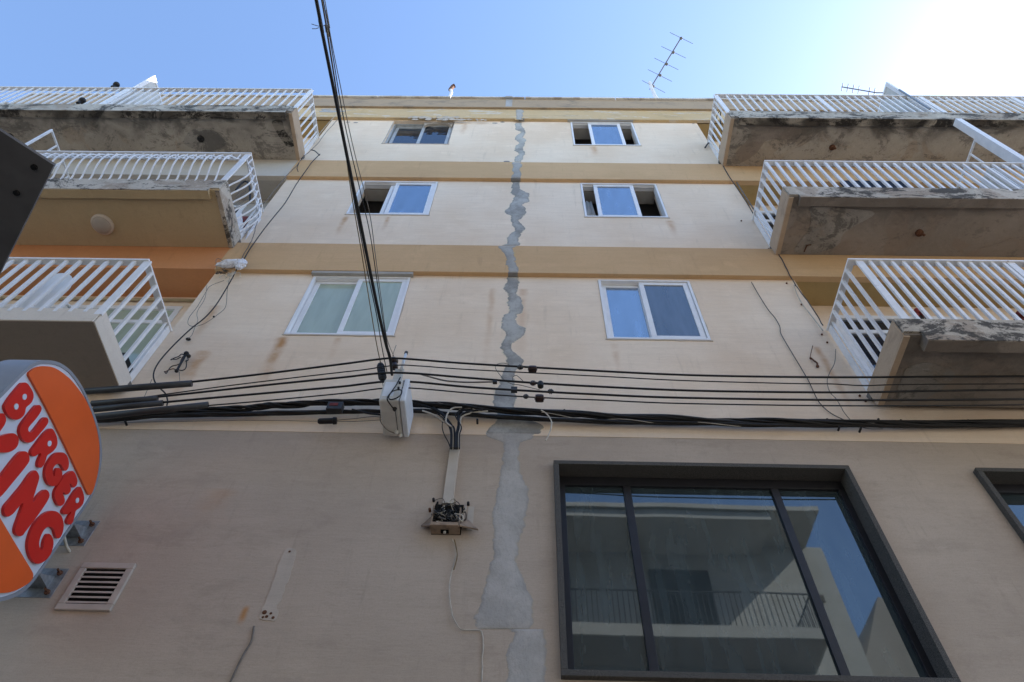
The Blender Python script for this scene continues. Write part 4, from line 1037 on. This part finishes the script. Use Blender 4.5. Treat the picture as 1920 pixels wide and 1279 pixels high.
for (px, py) in ((813, 938), (878, 945), (806, 957)):
    p = at(px, py, 'y', -.01); MB().tube([(p.x, .01, p.z), (p.x, -.03, p.z)], .012, 6).build('screw', m_rusty if px < 810 else m_black, J)
wire([(847,1010),(853,1022),(855,1040),(849,1065),(843,1095),(844,1130),(850,1158),(862,1178),(880,1181),(900,1182),(906,1196),(905,1230),(903,1290)], .0045, m_palewire, 'drop_cable', 'thin pale cable hanging from the junction box down the lower wall', 'cable', y=-.012, jit=.004)
wire([(852,1012),(856,1030),(857,1045),(851,1068)], .004, m_brownwire, 'loose_cable', 'short ochre wire end below the junction box', 'cable', y=-.02)
wire([(476,1174),(474,1190),(470,1205),(458,1225),(446,1248),(436,1270),(425,1292)], .0065, m_greywire, 'drop_cable', 'dark grey cable coming out of the lower wall under the pale filler patch', 'cable', y=-.014)

# insulators and clamps on the wires
GI = 'insulators and clamps on the service wires'
def insulator(px, py, r, m, lab, kind='spool'):
    p = at(px, py, 'y', WY); mb = MB(); r *= .9
    if kind == 'spool':
        prof = [(-1.0,.35),(-.75,.62),(-.5,.7),(-.35,1),(.0,.78),(.35,1),(.5,.7),(.75,.62),(1,.35)]
        mb.tube([(p.x+a*r*1.0, p.y, p.z) for a, _ in prof], [r*b_ for _, b_ in prof], 14)
    elif kind == 'barrel':
        prof = [(-1.25,.25),(-1.1,.45),(-1.0,.95),(-.5,1.05),(.5,1.05),(1.0,.95),(1.1,.45),(1.25,.25)]
        mb.tube([(p.x+a*r, p.y, p.z) for a, _ in prof], [r*b_ for _, b_ in prof], 12)
    elif kind == 'cup':
        mb.tube([(p.x, p.y-.01, p.z+r*1.0), (p.x, p.y-.01, p.z+r*.4), (p.x, p.y-.01, p.z-r*.9), (p.x, p.y-.01, p.z-r*1.2)], [r*.75, r*.95, r*.85, r*.3], 12)
    else:
        mb.box(p.x-r, p.x+r, p.y-r*.7, p.y+r*.7, p.z-r*.85, p.z+r*.85)
    o = mb.build('insulator' if kind != 'block' else 'wire_clamp', m, None, .002 if kind == 'block' else 0); tag(o, lab, 'insulator' if kind != 'block' else 'clamp', GI)
insulator(975.5, 688.5, .032, m_sleeve, 'small grey insulator on the topmost wire, left of the big brown one')
insulator(998.5, 692.5, .040, m_brown, 'big brown barrel insulator on the topmost wire', 'barrel')
insulator(999.5, 718.5, .032, m_brown, 'small spool insulator on the middle wire, left of the dark cup')
insulator(1013.5, 723, .036, m_black, 'dark hanging cup insulator on the middle wire', 'cup')
insulator(964, 731, .032, m_sleeve, 'square grey clamp on the fourth wire, over the crack repair', 'block')
insulator(1032.5, 734, .030, m_sleeve, 'small grey insulator at the right end of the cluster, on the fourth wire')
insulator(986, 743.5, .028, m_sleeve, 'small grey insulator on the lowest thin wire, left of the round brown one')
insulator(1011.5, 747, .040, m_brown, 'round brown insulator on the lowest thin wire', 'barrel')
insulator(928, 716.5, .022, m_black, 'little black clamp on the middle wire left of the crack repair', 'block')
wire([(788,701.5),(800,705),(830,713),(850,715.5),(880,717),(928,716)], .008, m_greywire, 'side_cable', 'grey cable sagging under the middle wire right of the utility box', 'cable', y=-.36)
wire([(945,712),(935,700),(929,690),(932,683),(945,681),(955,684)], .0035, m_greywire, 'tie_wire', 'thin wire loop twisted round the topmost wire over the crack repair', 'wire', y=-.36)
wire([(945,713),(960,720),(975,722),(995,727),(1012,731)], .0035, m_greywire, 'tie_wire', 'thin tie wire slung between the middle wire and the dark cup', 'wire', y=-.36)
wire([(962,714),(961,708),(968,704),(976,710),(982,716)], .0035, m_greywire, 'tie_wire', 'thin wire hoop above the middle wire beside the small spool', 'wire', y=-.36)
# small joint box and black inline splice left of the utility box
p = at(629, 767, 'y', -.12); jb = MB(); jb.box(p.x-.075, p.x+.075, -.17, -.10, p.z-.055, p.z+.055)
o = simple(jb, 'cable_joint_box', m_sleeve, 'small grey joint box with a red mark clipped on the cable bundle', 'joint box', None, .006)
MB().box(p.x-.05, p.x+.03, -.174, -.171, p.z-.01, p.z+.028).build('red_mark', m_redmat, o)
a, b_ = at(596, 790, 'y', -.10), at(631, 789, 'y', -.10)
mb = MB(); mb.tube([a, a.lerp(b_, .08), a.lerp(b_, .8), a.lerp(b_, .82), b_], [.018, .028, .028, .036, .034], 12); simple(mb, 'cable_splice', m_black, 'black inline cable splice hanging under the small grey joint box', 'splice')
wire([(631,788),(665,785),(700,781),(722,784)], .0035, m_greywire, 'thin_wire', 'upper thin wire between black splice and utility box', 'wire', y=-.1)
wire([(631,790),(670,790),(722,787)], .0035, m_greywire, 'thin_wire', 'lower thin wire between black splice and utility box', 'wire', y=-.1)
wire([(660,768),(690,775),(716,778)], .010, m_black, 'stub_cable', 'short black cable slanting from the bundle into the utility box', 'cable', y=-.1)
wire([(186,793),(350,790),(470,788),(594,790)], .003, m_greywire, 'thin_wire', 'long thin wire along the underside of the bundle left of the black splice', 'wire', y=-.05)

# ------------------------------------------------------------------ utility box
U = empty('utility_box', (-1.18, -.06, 6.5), 'off white plastic utility box hanging on the cable bundle with a looped black lead', 'utility box')
ux0, ux1, uy0, uy1, uz0, uz1 = -1.305, -1.065, -.487, -.055, 6.51, 6.83
MB().box(ux0, ux1-.055, uy0, uy1, uz0, uz1).build('body', m_utility, U, .018)
MB().box(ux1-.051, ux1, uy0-.004, uy1+.004, uz0-.004, uz1+.004).build('door', m_utility2, U, .012)
MB().box(ux1-.10, ux1-.095, uy0+.10, uy1-.07, uz0-.003, uz0+.002).build('door_seam', m_sleeve, U)
mb = MB(); mb.box(ux0+.02, ux0+.12, uy0-.003, uy0+.002, uz0+.06, uz1-.05); mb.build('front_plate', m_utility2, U, .002)
for (x, y, z) in ((ux1-.075, uy1-.03, uz0), (ux0+.13, uy1-.07, uz0), (ux0+.14, uy0+.09, uz0)):
    MB().tube([(x, y, z+.01), (x, y, z-.02), (x, y, z-.035)], [.02, .018, .008], 8).build('gland', m_utility if y > -.2 else m_black, U)
mb = MB(); mb.tube(smooth_path([(ux0+.14, uy0+.09, uz0-.02), (ux0+.11, uy0+.02, uz0-.03), (ux0+.08, uy0-.02, uz0+.01), (ux0+.12, uy0-.03, uz0+.10), (ux0+.19, uy0-.025, uz0+.12), (ux0+.19, uy0-.03, uz0+.03), (ux0+.12, uy0-.02, uz0-.01), (ux0+.09, uy0-.02, uz0+.04), (ux0+.13, uy0-.02, uz0+.20), (ux0+.15, uy0-.02, uz1)], 6), .006, 6); mb.build('lead', m_black, U, smooth=True)
for z in (uz0+.17, uz0+.25): MB().tube([(ux0+.155, uy0, z), (ux0+.155, uy0-.02, z)], .011, 8).build('screw', m_black, U)
mb = MB(); mb.tube(smooth_path([(ux0-.002, -.30, uz0+.1), (ux0-.004, -.26, uz0-.01), (ux0+.05, -.16, uz0-.02), (ux0+.12, uy1-.06, uz0-.02)], 5), .005, 6); mb.build('lead', m_greywire, U, smooth=True)
p0, p1 = at(737, 710, 'y', -.40), at(758, 693, 'y', -.40)
MB().box(p0.x, p1.x, -.41, -.39, uz1-.02, p1.z).build('mounting_plate', m_utility, U, .004)
MB().box(p0.x-.07, p0.x-.005, -.36, -.34, uz1-.02, uz1+.12).build('mounting_plate', m_boxbeige, U, .003)
a, b_ = at(752, 694, 'y', -.42), at(761, 664, 'y', -.42)
MB().tube([a, b_], .014, 10).build('antenna_stub', m_utility2, U, smooth=True)
MB().tube([b_, b_+(b_-a).normalized()*.03], .019, 8).build('antenna_cap', m_sleeve, U)
# brown insulator above the box, and the wall hook with it
p = at(738, 677, 'y', -.30); mb = MB(); mb.ball((p.x, p.y, p.z), .048, 14, 9, (1, 1, .8)); mb.tube([(p.x+.02, p.y, p.z-.05), (p.x+.03, p.y, p.z-.12)], [.03, .032], 10)
o = simple(mb, 'insulator', m_brown, 'purple brown ball insulator above the utility box', 'insulator', None, 0, True)
wire([(736,668),(739,658),(743,647)], .003, m_greywire, 'wire_end', 'short upright wire end above the ball insulator', 'wire', y=-.30)
a, b_ = at(713, 682, 'y', -.30), at(718, 713, 'y', -.30)
mb = MB(); d = b_-a; mb.tube([a, a+d*.06, a+d*.12, a+d*.9, b_], [.012, .03, .036, .036, .02], 12)
for k in range(6): mb.tube([a+d*(.2+.12*k), a+d*(.24+.12*k)], .041, 12)
simple(mb, 'ribbed_strain_clamp', m_black, 'black ribbed strain clamp left of the utility box', 'clamp')
wire([(716,713),(718,722),(719,731)], .0035, m_greywire, 'wire_tail', 'thin wire tail below the black ribbed clamp', 'wire', y=-.25)

# ------------------------------------------------------------------ cables crossing the street overhead
def overhead(p_wall, y_wall, img, zz, r, m, lab, far_y=-9.15, name='overhead_cable'):
    """a cable from the wall, through the line seen in the photo, on to the house opposite"""
    a = at(*p_wall, 'y', y_wall); pts = [a]
    for (px, py), z in zip(img, zz): pts.append(at(px, py, 'z', z))
    d = pts[-1]-pts[-2]
    t = (far_y-pts[-1].y)/d.y; end = pts[-1]+d*t; end.z = pts[-1].z+max(-.2, min(.9, d.z*t*.4))
    pts.append(pts[-1].lerp(end, .5)-Vector((0,0,.05))); pts.append(end)
    P = smooth_path(pts, 10); mb = MB(); mb.tube(P, r, 8); return simple(mb, name, m, lab, 'cable', 'cables slung across the street above the camera', 0, True)
MAIN = [(731,672),(722,640),(704,560),(686,470),(668,380),(650,290),(632,200),(614,110),(600,40),(591,-10)]
ZZ = [6.98+.012*i for i in range(len(MAIN))]
o = overhead((735,703), -.33, MAIN, ZZ, .013, m_black, 'thickest black cable slung from the utility box over the street')
# binding on the main cable
o2 = overhead((736,703), -.33, [(a+2.0, b_) for a, b_ in MAIN], ZZ, .006, m_black, 'black cable lashed to the thick overhead cable')
overhead((714,682), -.30, [(708,655),(700,610),(687,530),(674,450),(660,370),(650,300),(640,230),(628,150),(614,60),(602,-10)], [7.15+.01*i for i in range(10)], .0045, m_brownwire, 'ochre thin wire from the ribbed clamp, left of the thick cable low down')
overhead((726,700), -.32, [(716,650),(706,590),(690,515),(676,440),(661,360),(650,290),(637,210),(624,130),(611,50),(601,-10)], [7.1+.01*i for i in range(10)], .0045, m_black, 'thin black wire running closest to the left flank of the thick cable')
overhead((733,690), -.32, [(728,655),(718,600),(706,520),(694,440),(676,360),(657,280),(640,200),(625,110),(615,50),(604,-10)], [7.12+.01*i for i in range(10)], .004, m_black, 'thin black wire right of the thick cable at the windows')
overhead((738,668), -.30, [(725,632),(716,570),(704,480),(693,400),(668,300),(652,230),(638,160),(622,80),(612,20),(607,-10)], [7.2+.01*i for i in range(10)], .0035, m_greywire, 'outermost thin grey wire right of the thick overhead cable')
# bits of string caught on the cables
mb = MB()
for pts in (((584,45),(590,47),(597,49),(606,49),(609,47)), ((585,54),(592,54),(598,52)), ((609,47),(611,60),(617,68),(620,73))):
    mb.tube([at(a, b_, 'z', 7.1) for a, b_ in pts], .0025, 5)
simple(mb, 'tangled_string', m_greywire, 'wisps of string caught on the overhead cables near the top border', 'string')

# ------------------------------------------------------------------ cables on the left and right wall edges
wire([(600,289),(586,303),(575,318),(556,345),(535,380),(515,405),(495,430),(470,465),(455,490),(443,507),(438,517),(425,540),(405,572),(385,595),(360,615),(335,638),(312,662),(296,682),(288,700),(290,715),(300,728),(310,738),(314,750),(313,760)], .0075, m_black, 'wall_cable', 'dark cable winding down the left facade edge from top balcony to conduit sleeves', 'cable', y=-.10)
wire([(645,212),(630,228),(610,250),(597,268),(580,285),(571,292),(560,306),(545,322),(520,350),(500,375),(488,392),(480,425),(474,445),(468,458),(456,480),(447,497)], .006, m_greywire, 'wall_cable', 'thin grey cable following the left edge beside the dark one', 'cable', y=-.09, jit=.01)
wire([(640,205),(622,224),(600,250),(588,270)], .005, m_palewire, 'wall_cable', 'pale cable crossing from the roof to the top left railing corner', 'cable', y=-.1)
wire([(583,281),(590,283),(597,289),(599,291)], .010, m_sleeve, 'bracket_wire', 'short dark wire bracket off the top left railing end', 'bracket', y=-.12)
wire([(560,306),(557,315),(559,322)], .007, m_black, 'wire_tail', 'black wire tail under the end of the top left balcony slab', 'wire', y=-.12)
wire([(420,526),(395,536),(386,548),(370,575),(355,595),(353,608),(365,612),(385,606),(408,590),(423,575),(426,545),(430,522)], .0035, m_greywire, 'hanging_wire', 'thin wire loop hanging below the white rag on the left edge', 'wire', y=-.05)
wire([(388,535),(384,560),(372,580),(369,590),(371,601),(366,612),(360,628),(352,636)], .003, m_greywire, 'hanging_wire', 'second fine wire hanging inside the loop under the white rag', 'wire', y=-.05)
wire([(407,505),(405,490),(408,485),(416,488),(424,496),(418,508),(408,514)], .004, m_greywire, 'wire_loop', 'grey wire loop left of the white rag', 'wire', y=-.10)
p = at(353, 636, 'y', -.03); simple(MB().ball((p.x, -.03, p.z), .022, 8, 6, (1.4, 1, .7)), 'wire_clip', m_black, 'black clip on the wall under the hanging wire loop', 'clip')
p = at(401, 594, 'y', -.03); simple(MB().ball((p.x, -.03, p.z), .014, 8, 6), 'wire_clip', m_black, 'small black clip on the right side of the hanging wire loop', 'clip')
# white rag tied on the cable
mb = MB()
def crumple(c, sx, sy, sz, seed, mb, rot=0.0):
    b = len(mb.v); seg, rg = 22, 14
    for i in range(rg+1):
        th = math.pi*i/rg
        for k in range(seg):
            a = 2*math.pi*k/seg; d = Vector((math.sin(th)*math.cos(a), math.sin(th)*math.sin(a), math.cos(th)))
            f = 1+.38*mnoise.noise(d*2.1+Vector((seed,0,0)))+.22*abs(mnoise.noise(d*5+Vector((0,seed,0))))
            x, z = d.x*sx*f, d.z*sz*f
            mb.v.append((c.x+x*math.cos(rot)-z*math.sin(rot), c.y+d.y*sy*f, c.z+x*math.sin(rot)+z*math.cos(rot)))
    for i in range(rg):
        for k in range(seg):
            k2 = (k+1) % seg; mb.f.append([b+i*seg+k, b+(i+1)*seg+k, b+(i+1)*seg+k2, b+i*seg+k2])
crumple(at(432, 494, 'y', -.12), .17, .05, .055, 3, mb, .25); crumple(at(452, 495, 'y', -.13), .07, .05, .10, 8, mb, .0)
simple(mb, 'white_rag', m_cloth, 'crumpled white rag tied round the cable on the left edge of the facade', 'rag')
mb = MB()
for k in range(9):
    a = at(random.uniform(432, 446), random.uniform(505, 515), 'y', -.12); pts = [a]
    for j in range(3): pts.append(pts[-1]+Vector((random.uniform(-.05,.05), random.uniform(-.02,.02), random.uniform(-.10,.03))))
    mb.tube(smooth_path(pts, 4), .004, 5)
simple(mb, 'wire_knot', m_palewire, 'knot of pale wire under the white rag', 'wire')
mb = MB()
for k in range(8):
    a = at(random.uniform(412, 424), random.uniform(506, 512), 'y', -.10); mb.tube(smooth_path([a, a+Vector((random.uniform(-.06,.06), .0, random.uniform(-.04,.03))), a+Vector((random.uniform(-.08,.08), 0, random.uniform(-.05,.05)))], 4), .006, 5)
simple(mb, 'wire_knot', m_wood, 'dark wire ends bunched left of the white rag', 'wire')
# coil of black wire on a wall bracket
ky = -.05
K = lambda x, y: at(260+x/4.92, 460+y/4.92, 'y', ky)
co = empty('wire_coil', tuple(K(380, 1150)), 'tangle of rusty black wire hanging on the wall left of the lowest windows', 'wire')
MB().tube([K(440,1000), K(400,1070), K(350,1160)], .013, 7).build('bracket_bar', m_black, co)
crm = MB(); crm.ball(K(440,1000), .03, 8, 6); crm.ball(K(462,1022), .024, 8, 6); crm.ball(K(350,1158), .022, 8, 6); crm.build('bracket_end', m_black, co)
for pts in (((420,1010),(395,1005),(370,1025),(330,1040),(295,1058)), ((345,1150),(320,1140),(280,1150),(250,1165),(235,1165)), ((240,1168),(250,1180),(260,1175),(300,1120),(350,1105),(390,1090)), ((440,1060),(440,1110),(430,1140),(400,1155),(370,1150)), ((300,1050),(350,1050),(390,1030)), ((450,1030),(455,1060),(430,1070)), ((375,1110),(400,1040),(430,1005))):
    MB().tube(smooth_path([K(*t) for t in pts], 5), .006, 5).build('strand', m_rusty if pts[0][0] % 2 else m_black, co, smooth=True)
MB().tube([K(400,1060), K(365,1130)], .006, 6).build('strand', m_palewire, co)
wire([(336,697),(337,712),(337,725)], .003, m_greywire, 'thin_wire', 'fine wire dropping below the rusty wire tangle', 'wire', y=-.03)
wire([(285,711),(276,732),(268,750)], .003, m_greywire, 'thin_wire', 'fine wire beside the highest conduit sleeve near the balcony corner', 'wire', y=-.06)
# right side
wire([(1350,300),(1358,315),(1368,332),(1380,350),(1400,380),(1412,400)], .0075, m_sleeve, 'wall_cable', 'dark cable stepping down the right edge above the middle right railing', 'cable', y=-.07)
wire([(1450,465),(1462,480),(1474,502),(1487,527),(1505,552),(1528,585),(1543,610)], .0065, m_sleeve, 'wall_cable', 'dark cable stepping down the right edge above the lowest right railing', 'cable', y=-.07, jit=.01)
wire([(1489,534),(1492,545),(1503,568),(1520,590),(1543,620)], .006, m_palewire, 'wall_cable', 'pale cable clipped beside the right edge above the lowest railing', 'cable', y=-.02)
wire([(1409,529),(1418,545),(1432,568),(1442,583),(1453,596),(1462,612),(1464,625),(1475,645),(1490,670),(1505,695),(1518,718),(1528,740),(1538,757),(1555,773),(1575,784),(1592,791)], .005, m_sleeve, 'wall_cable', 'dark wire snaking down the wall right of the lowest right window', 'cable', y=-.02)
wire([(1567,655),(1565,680),(1556,698),(1551,715),(1556,735),(1568,748),(1578,765),(1584,775),(1600,793),(1613,800),(1630,804),(1655,804)], .004, m_greywire, 'wall_cable', 'fine grey wire hanging below the lowest right side railing', 'cable', y=-.04)
wire([(1524,648),(1521,660),(1519,670)], .004, m_rusty, 'wire_end', 'thin rusty wire above the small wall hook at the right', 'wire', y=-.02)
mb = MB(); mb.tube(smooth_path([at(a, b_, 'y', -.02) for a, b_ in ((1520,671),(1527,677),(1532,681),(1533,688))], 4), .010, 6); p = at(1533, 687, 'y', -.02); mb.ball(p, .018, 8, 6); p = at(1520, 672, 'y', -.02); mb.ball(p, .014, 8, 6)
simple(mb, 'wall_hook', m_rusty, 'small rusty hook in the wall left of the lowest right balcony', 'hook')
mb = MB()
for (px, py) in ((1475,531),(1491,535),(1541,627),(1551,642),(1623,752),(1612,742),(1503,571),(1390,414),(1441,467)):
    p = at(px, py, 'y', -.01); mb.ball(p, .013, 7, 5)
mb.build('wall_plug', m_rusty, B)
# railing end clips at the walls (dark)
wire([(1322,277),(1326,271),(1329,268)], .014, m_black, 'railing_clip', 'dark clip at the wall end of the top right railing', 'clip', y=-.05)

# ------------------------------------------------------------------ house opposite, seen mirrored in the display window
OY = -10.2; OXR = 7.3
H = empty('opposite_house', (-4, OY-4, 0), 'cream stone house across the street, seen only as a reflection in the display window', 'building')
MB().box(-15, 7.85, OY-8, OY, 0, 14.08).build('house_wall', m_opp, H)
MB().box(-15.1, OXR+.15, OY-8.1, OY+1.42, 14.085, 14.22).build('roof_edge', m_opp, H)
MB().box(-15, 6.2, OY, OY+1.35, 13.82, 14.06).build('balcony_slab', m_opp, H)
for zt, zb in ((10.93, 10.65), (7.73, 7.45), (4.53, 4.25)):
    sl2 = MB(); sl2.box(-15, 6.6, OY, OY+1.2, zb, zt); s_ = sl2.build('balcony_slab', m_opp, H)
    MB().box(-15, 6.55, OY+.02, OY+1.15, zb-.01, zb-.002).build('slab_underside', m_opp2, s_)
    rl = MB(); rl.box(-15, 6.56, OY+1.14, OY+1.17, zt+.86, zt+.89); rl.box(6.53, 6.56, OY, OY+1.14, zt+.86, zt+.89)
    x = 6.5
    while x > -12: rl.box(x-.009, x+.009, OY+1.146, OY+1.164, zt, zt+.86); x -= .12
    for k in range(10): rl.box(6.536, 6.554, OY+.05+k*.11, OY+.068+k*.11, zt, zt+.86)
    rl.build('balcony_railing', m_iron, H)
for zt in (10.93, 7.73, 4.53):
    for x in (-12, -8, -4, -.3, 3.2):
        dr = MB().box(x, x+1.5, OY+.001, OY+.05, zt, zt+2.35).build('shutter_door', m_wood, H, .01)
    MB().box(7.2, 7.4, OY+.001, OY+.03, zt+1.5, zt+1.7).build('wall_grille', m_wood, H)
H2 = empty('opposite_gabled_house', (11, OY-4, 0), 'lower grey house with pointed parapet beyond the opposite house', 'building')
MB().box(8.2, 18, OY-8, OY-1.5, 0, 11.9).build('house_wall', m_opp2, H2)
mb = MB(); mb.prism([Vector((8.6, OY-1.5, 11.9)), Vector((9.6, OY-1.5, 13.7)), Vector((11.0, OY-1.5, 13.5)), Vector((11.5, OY-1.5, 11.9))], (0, -3, 0)); mb.build('parapet', m_opp2, H2)
MB().box(12, 14.5, OY-5, OY-2, 11.9, 12.9).build('roof_room', m_opp2, H2)
